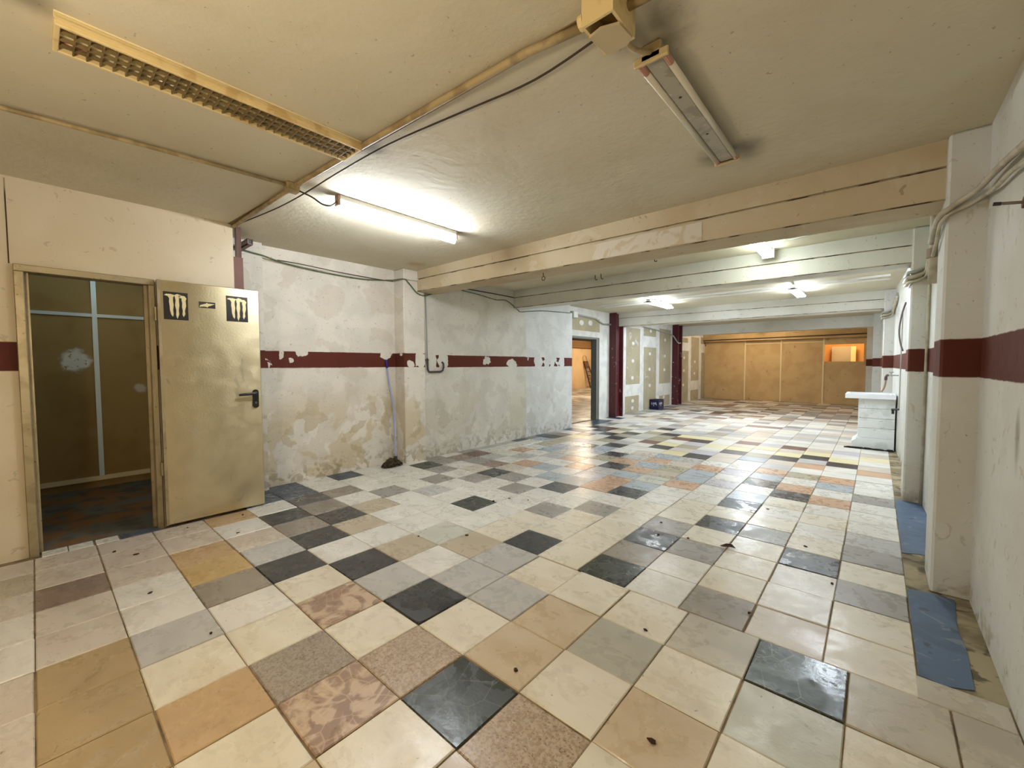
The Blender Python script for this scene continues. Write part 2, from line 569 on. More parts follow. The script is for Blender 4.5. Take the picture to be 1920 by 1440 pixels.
def add_tile(c, x0, x1, y0, y1, single):
    global NT_TILES
    if x1 - x0 < 0.05 or y1 - y0 < 0.05:
        return
    jx = rnd.uniform(-0.006, 0.006)
    if single:
        o = bpy.data.objects.new('tile', tile_mesh(c))
        COL.objects.link(o)
        o.parent = floor_o
        oo = floor_o['_org']
        o.location = [((x0 + x1) / 2 + jx - oo[0]) * U, ((y0 + y1) / 2 - jx - oo[1]) * U, (rnd.uniform(-0.005, 0.005) - oo[2]) * U]
        o.scale = (x1 - x0 - JG, y1 - y0 - JG, 1)
        o.rotation_euler = (rnd.gauss(0, 0.0022), rnd.gauss(0, 0.0022), rnd.gauss(0, 0.001))
        NT_TILES += 1
    else:
        z = rnd.uniform(-0.006, 0.004)
        if c not in stuff_codes:
            stuff_codes.append(c)
        k = stuff_codes.index(c)
        a, b, p, q = x0 + JG / 2, x1 - JG / 2, y0 + JG / 2, y1 - JG / 2
        s1, s2 = rnd.gauss(0, 0.0015), rnd.gauss(0, 0.0015)
        T = [(a, p, z - s1 - s2), (b, p, z + s1 - s2), (b, q, z + s1 + s2), (a, q, z - s1 + s2)]
        stuff.quad(*T, mi=k)
        for i in range(4):
            j = (i + 1) % 4
            stuff.quad((T[i][0], T[i][1], -0.05), (T[j][0], T[j][1], -0.05), T[j], T[i], mi=k)


NEAR = {2: 'WDWTWWETGCCCdNd', 1: 'ukDKTWTWGGbeCEC', 0: 'uWKDKWKGKCbCbCd', -1: 'PPWPGKCMCSNSCbC'.replace('PPW', 'PoW', 1),
        -2: 'PPPoqDWCsMCPCbC', -3: 'PPPPWWGCoCbCCCC', -4: 'PPPBPPQQQCCbCCC', -5: 'PPTPWWPPPCCWCCC'}
NX = [-10.62, -9.78, -8.86, -7.93, -6.93, -5.93, -4.97, -3.98, -3, -2, -1, 0, 1, 2, 3, 4, 4.9]
NY = {-5: -4.8, -4: -3.85, -3: -2.95, -2: -2, -1: -1, 0: 0, 1: 1, 2: 2, 3: 3.03}
for j, codes in NEAR.items():
    y0, y1 = NY[j], NY[j + 1]
    for k in range(16):                                    # column k starts at NX[k]; code k-1 belongs to it
        if j < 0 and k < 2:
            continue
        x0 = -8.76 if j < 0 and k == 2 else NX[k]
        vis = not (j <= -3 and k > 10) and not (j == -2 and k > 12) and not (j == -1 and k > 13)
        add_tile(codes[max(k - 1, 0)], x0, NX[k + 1], y0, y1, vis)
# cut pieces along the right wall and the threshold row by the steel door
add_tile('d', 4.62, 5.42, 3.03, 3.52, True)
for j in (2, 1, 0, -1, -2, -3):
    add_tile('d', 4.9, 5.42, NY[j], NY[j + 1], j >= 1)
for y in (-3.76, -3.36, -2.95):
    add_tile('W', -9.14, -8.77, y, y + 0.39, True)
add_tile('u', -9.14, -8.77, -2.54, -1.82, True)
FX = [4.66, 3.72, 2.775, 1.83, .88, -.08, -1.06, -2.04, -3.0, -3.97, -4.92, -5.88, -6.82, -7.76, -8.7, -9.65]
FAR = ['CPDWNCKCWWWWgWW', 'CWCWDCCCWNWGWWW', 'gWCgKCCgWWWWgWW', 'CKCCgCgWWgWgWgN', 'gCgKCCWWKWgKPWg', 'GWCCCWKOGLWPBgB',
       'WCWKWWLOVWLOWGR', 'WWCLWOELGOWWGWW', 'WOKWVLTOKWOGWOW', 'gWOKWLHLOHWPLWW', 'WLWLVOPOGKLGVTW', 'WOHOWWGLPWLKWTL',
       'WWWGWPKYWWKWVTK', 'OWOPLPVPKWGHCYB', 'PKGKHKWHYRWKWKW', 'WYKYWYYVWHGHKVK', 'YWYPYPWKRHEKCKW', 'PVPRVRWYYKHWHRK',
       'WWWWWPCGGGCGCWG', 'WWWWWCGHGWKGgWg']
for n in range(47):
    y0 = 3.03 + 0.95 * n
    for k in range(15):
        if n < len(FAR):
            c = FAR[n][k]
        elif n < 24:
            c = rnd.choice('WWWWWGGPPgC')
        else:
            c = rnd.choice('PPTWGGgDDBTCKBRBDg' if n > 28 else 'PPWWGGgDTCB')
        add_tile(c, FX[k + 1], FX[k], y0, y0 + 0.95, n < 12)
    # partial tiles against the left wall
    add_tile(rnd.choice('WGgu'), -10.6 if n < 4 else -10.9, FX[15], y0, y0 + 0.95, False)
for j in range(13):                                         # behind the camera
    for k in range(2, 16):
        add_tile(rnd.choice('CCPWbTG'), NX[k], NX[k + 1], -4.8 - 0.95 * (j + 1), -4.8 - 0.95 * j, False)
so = stuff.build('tile', [tile_mat(c, False, '_far') for c in stuff_codes], parent=floor_o)
so['kind'] = 'stuff'

strip = MB()
strip.box(4.66, 5.45, 3.52, 13.0, -0.2, -0.016)
strip.hexa([(4.66, 13.0, -0.2), (4.66, 13.0, -0.016), (4.66, 47.4, -0.2), (4.66, 47.4, -0.016), (5.3, 13, -0.2), (5.3, 13, -0.016), (4.7, 47.4, -0.2), (4.7, 47.4, -0.016)])
strip_o = struct('floor_edge_strip', strip, conc_m, 'stained bare concrete strip along the right wall')
b1 = MB().prism([(4.665, 3.55), (4.9, 3.5), (5.16, 3.63), (5.2, 4.6), (5.17, 5.2), (5.25, 6.27), (5.0, 6.32), (4.67, 6.25)], 'z', -0.016, -0.004)
tag(b1.build('paint_patch', blue_m, parent=strip_o), 'blue painted patch')
b2 = MB().prism([(4.665, 8.1), (4.95, 8.25), (5.35, 8.2), (5.3, 12.6), (4.67, 12.68)], 'z', -0.016, -0.004)
tag(b2.build('paint_patch', blue_m, parent=strip_o), 'blue painted patch')

# ------------------------------------------------------------------ shell
ce = MB()
ce.box(-11.2, 6.0, -16.5, 53.5, ZC, ZC + 0.6)
struct('ceiling', ce, ceil_m)

# left side: door partition, shallow pier, bay one, pilaster, bay two, end piece
pw = MB()
pw.box(-9.28, -9.0, -16.3, -3.86, -0.03, ZC)
pw.box(-9.28, -9.0, -3.86, -1.76, 5.95, ZC)
pw.box(-9.28, -9.0, -1.76, -0.06, -0.03, ZC)
pw_o = struct('wall_left_partition', pw, cream_m)
MB().box(-9.0, -8.996, -3.975, -3.955, 6.02, 7.7).build('joint', crack_m, parent=pw_o)
wl = MB()
wl.box(-11.1, -10.62, -0.3, 6.1, -0.03, ZC)
wl.box(-11.1, -10.57, 1.05, 6.1, 7.28, ZC - 0.001)
wl_o = struct('wall_left', wl, wallA_m)
struct('wall_left_pier', MB().box(-11.1, -10.32, -0.2, 1.08, -0.03, ZC - 0.002), wallA_m)
pil = MB()
pil.box(-11.1, -9.97, 5.98, 7.0, -0.03, 7.34)
pil.box(-11.1, -9.90, 5.95, 6.72, 7.34, ZC - 0.002)
struct('wall_left_pilaster', pil, wallA_m, bevel=0.03)
struct('wall_left_bay_two', MB().box(-11.1, -10.12, 6.98, 13.8, -0.03, ZC - 0.001), wallB_m)
struct('wall_left_end', MB().box(-11.1, -10.14, 13.8, 18.35, -0.03, 7.13).box(-11.1, -10.3, 13.8, 18.35, 7.13, ZC - 0.001), wallC_m)

# right wall, slightly out of square beyond the first pillar
wr = MB()
wr.box(5.43, 6.0, -16.3, 6.5, -0.03, ZC)
xr = lambda y: 5.43 - 0.034 * (y - 6.4)
wr.hexa([(xr(6.4), 6.4, -0.03), (xr(6.4), 6.4, ZC - .001), (xr(53), 53, -0.03), (xr(53), 53, ZC - .001), (6, 6.4, -0.03), (6, 6.4, ZC - .001), (6, 53, -0.03), (6, 53, ZC - .001)])
struct('wall_right', wr, right_m)
PILLARS = [(4.96, 6.4, 7.5), (4.82, 12.6, 13.8), (4.37, 25.2, 26.4), (3.9, 38.6, 39.8), (3.42, 46.6, 47.6)]
for k, (x, y0, y1) in enumerate(PILLARS):
    pb = MB().box(x, xr(y0) + 0.2, y0, y1, -0.03, ZC - 0.002)
    struct('pillar', pb, right_m, bevel=0.035 if k < 3 else 0)
# back wall behind the camera
struct('wall_back', MB().box(-9.3, 6, -16.6, -16.2, -0.03, ZC), cream_m)


def beam(y0, y1, xl, xrr, zl, zr, m, crease=True):
    b = MB()

    def slab(ya, yb, za0, za1, zb0, zb1):
        b.hexa([(xl, ya, za0), (xl, ya, zb0), (xl, yb, za0), (xl, yb, zb0), (xrr, ya, za1), (xrr, ya, zb1), (xrr, yb, za1), (xrr, yb, zb1)])
    if crease:
        slab(y0, y1, zl, zr, 7.40, 7.28)
        slab(y0 - 0.04, y1, 7.43, 7.31, ZC - 0.001, ZC - 0.001)
    else:
        slab(y0, y1, zl, zr, ZC - 0.001, ZC - 0.001)
    o = struct('beam', b, m)
    if crease:
        g = MB()
        g.hexa([(xl, y0 + 0.02, 7.39), (xl, y0 + 0.02, 7.44), (xl, y1 - .02, 7.39), (xl, y1 - .02, 7.44), (xrr, y0 + 0.02, 7.27), (xrr, y0 + 0.02, 7.32), (xrr, y1 - .02, 7.27), (xrr, y1 - .02, 7.32)])
        g.build('joint', crack_m, parent=o)
        g2 = MB()
        g2.tube([(xl, y0 - 0.004, zl + 0.012), (xrr, y0 - 0.004, zr + 0.012)], 0.014, 6)
        g2.build('edge_bead', crack_m, parent=o)
    return o


bo = beam(6.64, 7.55, -10.0, 4.97, 6.93, 6.74, beam_m)
pt = MB().box(-1.9, 1.0, 6.632, 6.7, 6.9, 7.33)
pt.v = [(x, y, z - 0.006 * (x + 10)) for x, y, z in pt.v]
tag(pt.build('patch', mat('pale_filler', (206, 196, 176), [(('noise', 1.5, 0.5, 0.58, 7, 1.5), (190, 172, 140), 0.8)], rough=0.8), parent=bo), 'paler filler patch')
beam(12.78, 13.6, -10.2, 4.85, 6.88, 6.80, beamw_m)
beam(25.5, 26.5, -10.75, 4.4, 6.8, 6.8, beamw_m)
beam(39.6, 40.6, -10.9, 4.0, 6.82, 6.85, beamw_m, False)

# maroon steel posts
for y in (24.56, 37.3):
    p = thing('pillar', (-10.65, y + 0.6, 0), kind='structure')
    p['label'] = 'maroon steel post'
    MB().box(-10.95, -10.35, y, y + 0.12, -0.03, ZC - 0.002).build('flange', maroon_m, parent=p)
    MB().box(-10.95, -10.35, y + 1.08, y + 1.2, -0.03, ZC - 0.002).build('flange', maroon_m, parent=p)
    MB().box(-10.70, -10.60, y + 0.12, y + 1.08, -0.03, ZC - 0.002).build('web', maroon_m, parent=p)

# plasterboard wall with taped joints
dw = MB()
dw.box(-11.25, -10.9, 18.2, 19.25, -0.03, ZC)
dw.box(-11.25, -10.9, 19.25, 23.1, 5.85, ZC)
dw.box(-11.25, -10.9, 23.1, 47.6, -0.03, ZC)
dw_o = struct('wall_left_plasterboard', dw, dry_m)
for y0, y1, z0, z1 in [(19.29, 23.10, 6.24, 7.16), (27.35, 29.92, 2.32, 6.91), (27.25, 29.79, 0.0, 1.36), (30.67, 33.28, 6.39, 7.12), (30.72, 33.37, 0, 5.43),
                       (34.12, 36.85, 2.16, 7.22), (34.19, 36.73, 0.05, 1.03), (39.14, 41.77, 6.19, 6.66), (39.3, 41.95, 0, 5.34), (42.85, 45.38, 2.15, 6.87),
                       (42.75, 45.29, 0, 1.13), (46.05, 47.5, 6.23, 6.96), (46.27, 47.5, 0, 5.24)]:
    MB().box(-10.905, -10.885, y0, y1, z0, z1).build('panel', board_m, parent=dw_o)
for y, z in [(20.64, 6.76), (21.8, 6.82), (28.57, 5.65), (28.57, 4.23), (28.5, 2.85), (28.59, .95), (28.55, .36), (32.06, 6.86), (31.96, 4.87), (31.91, 3.51), (31.95, 2.09),
             (35.4, 6.22), (35.4, 4.72), (35.32, 3.43), (35.26, .87), (40.64, 4.61), (40.57, 3.28), (40.5, 1.8), (44.03, 4.21), (43.94, 2.94)]:
    s = MB()
    big = 1.2 if z > 6.7 and y < 22 else 1
    s.prism([(y + (0.24 * big) * math.cos(a), z + 0.15 * big * math.sin(a)) for a in [i * math.pi / 5 for i in range(10)]], 'x', -10.89, -10.878)
    s.build('filler_spot', dry_m, parent=dw_o)

# far chipboard partition with the lit opening
pf = thing('wall_far', (-3.5, 47.6, 0), kind='structure')
pf['label'] = 'ochre chipboard partition across the far end'
for x0, x1, z0, z1 in [(-10.9, -6.75, 0, 6.45), (-6.65, -3.42, 0, 6.45), (-3.3, 0.13, 0, 6.45), (0.25, 3.45, 0, 4.15), (0.25, 3.45, 5.82, 6.45)]:
    MB().box(x0, x1, 47.5, 47.62, z0 - 0.03 if z0 == 0 else z0, z1).build('panel', ochre_m, parent=pf)
MB().box(3.22, 3.45, 47.5, 47.62, 4.15, 5.82).build('panel', ochre_m, parent=pf)
for x in (-6.7, -3.36, 0.19):
    MB().box(x - 0.06, x + 0.06, 47.46, 47.64, -0.03, 6.45).build('batten', batten_m, parent=pf)
MB().box(-6.64, 0.13, 47.47, 47.5, 6.08, 6.16).build('batten', batten_m, parent=pf)
MB().box(-10.9, 4.2, 46.9, 47.7, 6.45, ZC - 0.002).build('header', ochre_m, parent=pf)
tag(MB().tube([(-10.85, 46.84, 6.62), (-6, 46.84, 6.66), (4, 46.84, 6.72)], 0.06, 8).build('pipe', mat('dark_pipe', (74, 56, 40), rough=0.6), parent=pf), 'dark pipe')
# lit room behind the opening
bk = MB()
bk.box(-2.5, 5.9, 53.2, 53.4, -0.03, ZC)
bk.box(-2.7, -2.5, 47.7, 53.4, -0.03, ZC)
struct('wall_rear_room', bk, mat('orange_wall_paint', (226, 166, 96), rough=0.8))
rp = thing('wall_panel', (1.2, 52.5, 2.5), 'pale grey board with a cream edge seen through the far opening', 'board')
MB().box(0.5, 2.1, 52.6, 52.75, 2.5, 5.75).build('board', mat('grey_board', (186, 170, 140), rough=0.8), parent=rp)
MB().box(2.1, 2.5, 52.55, 52.78, 2.5, 5.75).build('edge_trim', mat('cream_trim', (250, 226, 160), rough=0.7), parent=rp)
MB().box(0.3, 2.6, 52.3, 53.2, -0.03, 2.5).build('base', ochre_m, parent=rp)

# small room behind the steel door
sr = MB()
sr.box(-15.3, -15.0, -8, 1.5, -0.03, ZC)
sr_o = struct('wall_small_room', sr, mat('small_room_board', (150, 124, 78), [
    (('noise', 0.9, 0.45, 0.6, 4), (138, 112, 66), 0.8),
    (('all', ('ball', (-15.0, -2.85, 4.1), 0.25, 0.42, 0.5), ('noise', 9, 0.3, 0.45, 5)), (214, 212, 204), 1),
    (('ball', (-15.0, -1.3, 3.2), 0.08, 0.2, 0.3), (190, 184, 170), 0.9)], rough=0.7))
steel_strip = mat('zinc_strip', (196, 206, 210), rough=0.45, metal=0.3)
MB().box(-15.0, -14.93, -2.42, -2.3, 0.3, ZC - .01).build('batten', steel_strip, parent=sr_o)
MB().box(-15.0, -14.94, -7, 1.4, 5.54, 5.64).build('batten', steel_strip, parent=sr_o)
MB().box(-15.0, -14.92, -7, 1.4, 0.22, 0.36).build('batten', batten_m, parent=sr_o)
struct('wall_small_room_side', MB().box(-15.2, -9.3, -8.3, -8, -0.03, ZC).box(-15.2, -11.1, -0.35, -0.05, -0.03, ZC), cream_m)
struct('floor_small_room', MB().box(-15.2, -9.15, -8, -0.1, -0.3, -0.012), dust_m)
struct('ceiling_small_room', MB().box(-15.3, -11.2, -8.3, 1.6, ZC, ZC + 0.4), ceil_m)

# big room seen through the plasterboard doorway
struct('wall_side_room', MB().box(-33, -32.5, 14, 68, -0.03, ZC), tan_m)
struct('wall_side_room_end', MB().box(-33, -11.2, 67.5, 68, -0.03, ZC).box(-33, -11.2, 13.6, 14, -0.03, ZC).box(-11.3, -11.0, 47.6, 68, -0.03, ZC), tan_m)
struct('beam', MB().box(-32.5, -31.6, 14, 67.5, 6.62, ZC - .001), mat('brown_beam', (128, 94, 54), rough=0.8))
struct('ceiling_side_room', MB().box(-33, -11.2, 13.6, 68, ZC, ZC + 0.4), darkceil_m)
sf = MB().box(-33, -11.2, 13.6, 68, -0.4, -0.03)
sf_o = struct('floor_side_room', sf, grout_m)
st = MB()
sc_codes = 'PPWTBDgC'
for i in range(22):
    for j in range(54):
        x, y = -32.5 + i * 0.965, 14 + j * 0.99
        st.box(x + 0.01, x + 0.955, y + 0.01, y + 0.98, -0.04, rnd.uniform(-0.004, 0.003), mi=rnd.randrange(len(sc_codes)))
sto = st.build('tile', [tile_mat(c, False, '_far') for c in sc_codes], parent=sf_o)
sto['kind'] = 'stuff'
# metal jamb of that doorway
dj = thing('door_2', (-11.05, 21.2, 0), kind='structure')
dj['label'] = 'open doorway with grey metal jamb in the plasterboard wall'
jm = mat('galvanised_jamb', (120, 122, 118), rough=0.45, metal=0.5)
MB().box(-11.3, -10.86, 22.62, 22.78, -0.03, 5.72).build('jamb', jm, parent=dj)
MB().box(-11.3, -10.92, 22.78, 23.1, -0.03, 5.85).build('jamb', mat('dark_jamb_strip', (92, 90, 84), rough=0.6), parent=dj)  # second jamb strip, a darker grey than the first
MB().box(-11.3, -10.86, 19.2, 22.78, 5.72, 5.85).build('head', jm, parent=dj)
MB().box(-11.3, -10.86, 19.2, 19.34, -0.03, 5.72).build('jamb', jm, parent=dj)

# ------------------------------------------------------------------ steel door
gal = mat('brushed_steel', (222, 206, 168), [
    (('noise', 1.2, 0.36, 0.7, 6, 0.6), (206, 190, 152), 0.6),
    (('noise', 5, 0.6, 0.78, 5, 0.6), (216, 210, 194), 0.5),
    (('noise', 2.2, 0.66, 0.70, 6, 1.4, (1, 1.4, 0.7)), (164, 158, 144), 0.4)],
    rough=0.30, rlay=[(('noise', 2.5, 0.4, 0.7, 6, 0.5), 0.38)], metal=1.0, bump=((26, 0.0008),))
framem = mat('tarnished_frame', (170, 156, 126), [(('noise', 2, 0.45, 0.65, 5, 1), (140, 126, 96), 0.6), (('noise', 14, 0.66, 0.70, 4), (96, 80, 56), 0.6)], rough=0.45, metal=0.7)
tg = gal.node_tree.nodes.new('ShaderNodeTangent')
tg.direction_type = 'RADIAL'
tg.axis = 'Z'
gal.node_tree.links.new(tg.outputs[0], gal.node_tree.nodes['Principled BSDF'].inputs['Tangent'])
gal.node_tree.nodes['Principled BSDF'].inputs['Anisotropic'].default_value = 0.75
gal.node_tree.nodes['Principled BSDF'].inputs['Anisotropic Rotation'].default_value = ANISO
blackp = mat('black_plastic', (22, 20, 19), rough=0.4)
d1 = thing('door_1', (-8.95, -1.8, 0), kind='structure')
d1['label'] = 'galvanised steel door standing wide open against the partition'
fr = MB()
for a in ((-3.92, -3.78), (-1.86, -1.74)):
    MB().box(-9.3, -8.93, a[0], a[1], -0.03, 5.88).build('jamb', framem, parent=d1, bevel=0.012)
MB().box(-9.3, -8.93, -3.92, -1.74, 5.88, 6.02).build('head', framem, parent=d1, bevel=0.012)
MB().box(-9.22, -9.12, -3.78, -3.72, 0, 5.88).build('rebate', framem, parent=d1)
MB().box(-9.22, -9.12, -1.92, -1.86, 0, 5.88).build('rebate', framem, parent=d1)
leaf = MB().box(-8.93, -8.80, -1.72, 0.46, 0.05, 6.02).build('leaf', gal, parent=d1, bevel=0.015)
MB().box(-8.802, -8.79, -1.72, -1.66, 0.05, 6.02).build('edge_fold', framem, parent=leaf)
for z in (1.45, 5.2):
    MB().tube([(-8.86, -1.745, z - 0.16), (-8.86, -1.745, z + 0.16)], 0.035, 8).build('hinge', framem, parent=d1, smooth=False)
hp = MB().prism([(0.30 + 0.075 * math.cos(a), (2.86 if math.sin(a) < 0 else 3.22) + 0.075 * math.sin(a)) for a in [i * math.pi / 8 + 0.01 for i in range(16)]], 'x', -8.80, -8.765)
hpo = tag(hp.build('handle', blackp, parent=d1), 'black lever handle on a long backplate')
MB().tube([(-8.77, 0.30, 3.19), (-8.68, 0.30, 3.19)], 0.045, 10).build('spindle', blackp, parent=hpo)
MB().tube([(-8.68, 0.33, 3.19), (-8.67, 0.2, 3.185), (-8.68, 0.0, 3.175), (-8.685, -0.12, 3.165)], [0.045, 0.04, 0.036, 0.03], 10).build('lever', blackp, parent=hpo, smooth=True)
MB().tube([(-8.768, 0.30, 2.93), (-8.755, 0.30, 2.93)], 0.03, 10).build('keyhole', mat('lock_cylinder', (120, 116, 108), rough=0.4, metal=0.8), parent=hpo)

CL = [[(1238, 372), (1270, 352), (1330, 350), (1390, 362), (1365, 400), (1362, 450), (1370, 520), (1360, 600), (1365, 660), (1355, 705), (1330, 670), (1315, 600), (1312, 530), (1305, 470), (1310, 420), (1290, 385)],
      [(1385, 362), (1425, 340), (1480, 355), (1450, 400), (1448, 450), (1452, 520), (1440, 600), (1445, 660), (1418, 735), (1400, 680), (1405, 600), (1390, 520), (1400, 440)],
      [(1440, 366), (1490, 362), (1530, 365), (1560, 400), (1545, 440), (1550, 520), (1530, 600), (1535, 650), (1510, 700), (1492, 660), (1500, 600), (1490, 540), (1495, 480), (1485, 430), (1490, 405), (1455, 400)]]
stk = mat('black_sticker', (30, 26, 20), [(('noise', 1.2, 0.5, 0.7, 3), (52, 44, 30), 0.7)], rough=0.35)
pale = mat('sticker_cutout', (222, 206, 158), rough=0.45, metal=0.4)
for (y0, y1, z0, z1) in ((-1.61, -1.13, 5.08, 5.75), (-0.32, 0.18, 5.13, 5.80)):
    so_ = tag(MB().box(-8.802, -8.797, y0, y1, z0, z1).build('sticker', stk, parent=d1), 'black square sticker with three pale ragged claw marks')
    for c in CL:
        MB().prism([(y0 + (x - 1225) / 355 * (y1 - y0), z1 - (y - 315) / 435 * (z1 - z0)) for x, y in c], 'x', -8.798, -8.7955).build('emblem', pale, parent=so_)
so_ = tag(MB().box(-8.802, -8.797, -0.91, -0.56, 5.425, 5.58).build('sticker', stk, parent=d1), 'small black sticker with a pale star bolt')
MB().prism([(-0.91 + (x - 778) / 262 * 0.35, 5.58 - (y - 410) / 115 * 0.155) for x, y in [(785, 510), (800, 475), (850, 455), (890, 440), (905, 425), (920, 438), (1035, 440), (925, 490), (915, 512), (890, 500), (850, 498)]], 'x', -8.798, -8.7955).build('emblem', pale, parent=so_)

# brown timber post and board at the end of the partition, boxed stub on the pier
wood = mat('brown_stained_timber', (92, 58, 38), [(('noise', 2, 0.45, 0.6, 5, 0, (6, 6, 0.6)), (72, 42, 26), 0.8)], rough=0.6)
tp = thing('timber_post', (-9.2, 0.08, 0), 'brown timber post at the end of the cream partition above the open door', 'post')
MB().box(-9.25, -9.12, 0.05, 0.17, 6.85, ZC).build('upper_post', wood, parent=tp)
MB().box(-9.3, -9.02, -0.05, 0.17, -0.03, 6.9).build('board', mat('brown_painted_board', (112, 72, 58), [(('noise', 1.5, 0.4, 0.6, 4), (98, 62, 48), 0.7)], rough=0.6), parent=tp)
sb = thing('steel_stub', (-10.3, 0.45, 7.4), 'short square steel tube stub jutting from the pier near the ceiling', 'bracket')
q = MB()
for (a, b, c, d) in ((0.38, 0.52, 7.38, 7.40), (0.38, 0.52, 7.52, 7.54), (0.38, 0.40, 7.38, 7.54), (0.50, 0.52, 7.38, 7.54)):
    q.box(-10.34, -9.3, a, b, c, d)
q.build('tube', mat('rust_brown_steel', (120, 88, 66), rough=0.6), parent=sb)
MB().box(-9.45, -9.33, 0.40, 0.50, 7.40, 7.52).build('plug', blackp, parent=sb)

# ------------------------------------------------------------------ light fittings
ivory = mat('aged_ivory_enamel', (222, 200, 148), [(('noise', 3, 0.5, 0.62, 5), (196, 168, 112), 0.8)], rough=0.45)
louv = mat('yellowed_louvre', (132, 112, 72), [(('noise', 4, 0.45, 0.6, 4), (108, 90, 56), 0.8)], rough=0.5)
refl = mat('reflector_tray', (240, 226, 184), rough=0.35)
off_tube = mat('dead_tube_glass', (206, 200, 182), rough=0.2)
pink_tube = mat('dead_tube_end', (178, 128, 110), rough=0.3)
grey_en = mat('grey_enamel', (170, 164, 148), [(('noise', 3, 0.48, 0.6, 5, 1), (146, 138, 120), 0.8), (('noise', 7, 0.64, 0.67, 5), (196, 192, 182), 0.7)], rough=0.5)
capm = mat('yellowed_end_cap', (196, 176, 132), rough=0.5)
lit = mat('lit_tube', (255, 255, 255), emit=COOL, rough=0.3)

# louvred fitting
x0, x1, y0, y1, zb = -3.14, -2.54, -3.44, 0.10, 7.60
f1 = thing('louvre_light', (-2.84, -1.67, zb), 'long ivory fluorescent fitting with an egg-crate louvre, unlit, on the near ceiling', 'light fixture')
MB().box(x0, x1, y0, y1, ZC - 0.02, ZC - 0.002).build('tray', refl, parent=f1)
MB().box(x1 - 0.05, x1, y0, y1, zb, ZC - 0.02).build('side_panel', ivory, parent=f1, bevel=0.01)
MB().box(x0, x0 + 0.05, y0, y1, zb, ZC - 0.02).build('side_panel', ivory, parent=f1, bevel=0.01)
MB().box(x1 - 0.005, x1 + 0.02, y0, y1, zb + 0.05, zb + 0.075).build('trim_ridge', ivory, parent=f1)
for y in (y0, y1 - 0.05):
    MB().box(x0 + 0.03, x1 - 0.03, y, y + 0.05, zb, ZC - 0.02).build('end_panel', ivory, parent=f1, bevel=0.01)
for x in (-3.02, -2.66):
    tb = MB().tube([(x, y0 + 0.12, 7.69), (x, y1 - 0.12, 7.69)], 0.032, 10).build('tube', off_tube, parent=f1, smooth=True)
    tag(MB().tube([(x, y0 + 0.06, 7.69), (x, y0 + 0.3, 7.69)], 0.033, 10).build('tube_end', pink_tube, parent=tb, smooth=True), 'pinkish burnt tube end')
MB().box(-2.93, -2.75, y0 + 0.05, y1 - 0.05, 7.665, 7.73).build('gear_cover', refl, parent=f1)
for k in range(1, 30):
    y = y0 + 0.05 + (y1 - y0 - 0.10) * k / 30
    MB().box(x0 + 0.05, x1 - 0.05, y - 0.007, y + 0.007, zb + 0.003, zb + 0.045).build('louvre_blade', louv, parent=f1)
for x in (-2.98, -2.84, -2.70):
    MB().box(x - 0.007, x + 0.007, y0 + 0.05, y1 - 0.05, zb + 0.003, zb + 0.045).build('louvre_rail', louv, parent=f1)


def batten(name, xc, ya, yb, zt, label, tubes, tube_m, body_m, group=None, body_w=0.11, gap=0.15, ends=capm, zc=ZC):
    t = thing(name, (xc, (ya + yb) / 2, zt - 0.1), label, 'light fixture', group)
    MB().box(xc - body_w, xc + body_w, ya + 0.03, yb - 0.03, zt - 0.02 if tubes == 2 else max(zt + 0.06, ZC - 0.12), zc - 0.002).build('housing', body_m, parent=t, bevel=0.015)
    for y in (ya, yb - 0.06):
        MB().box(xc - body_w - 0.01, xc + body_w + 0.01, y, y + 0.06, zt - 0.05, zc - 0.004).build('end_cap', ends, parent=t, bevel=0.015)
        if tubes == 2:
            MB().box(xc - gap - 0.06, xc + gap + 0.06, y, y + 0.05, zt - 0.07, zt + 0.03).build('lamp_holder', ends, parent=t, bevel=0.012)
    for s in ((-1, 1) if tubes == 2 else (0,)):
        x = xc + s * gap
        zz = zt - 0.02 if tubes == 2 else zt - 0.09
        MB().tube([(x, ya + 0.06, zz), (x, yb - 0.06, zz)], 0.042 if tubes == 2 else 0.055, 10).build('tube', tube_m, parent=t, smooth=True)
    return t


f2 = batten('twin_tube_light', 2.04, 1.2, 4.6, 7.6, 'unlit twin-tube batten with a grey spine beside the ceiling junction box', 2, off_tube, grey_en)
for tb, sd in zip([c for c in f2.children if c.name.startswith('tube')], (-1, 1)):
    for ya, yb in ((1.26, 1.45), (4.42, 4.54)):
        tag(MB().tube([(2.04 + sd * 0.15, ya, 7.58), (2.04 + sd * 0.15, yb, 7.58)], 0.0425, 10).build('tube_end', pink_tube, parent=tb), 'pinkish burnt tube end')
for y in (2.2, 3.4):
    MB().tube([(2.04, y, 7.59), (2.04, y, 7.574)], 0.02, 8).build('screw_hole', blackp, parent=f2)
batten('lit_tube_light', -5.0, 0.85, 4.35, 7.55, 'glowing single fluorescent batten on the near ceiling above the peeling wall', 1, lit, mat('white_enamel', (236, 236, 230), rough=0.4), body_w=0.08, ends=mat('brown_lamp_holder', (140, 110, 88), rough=0.5))
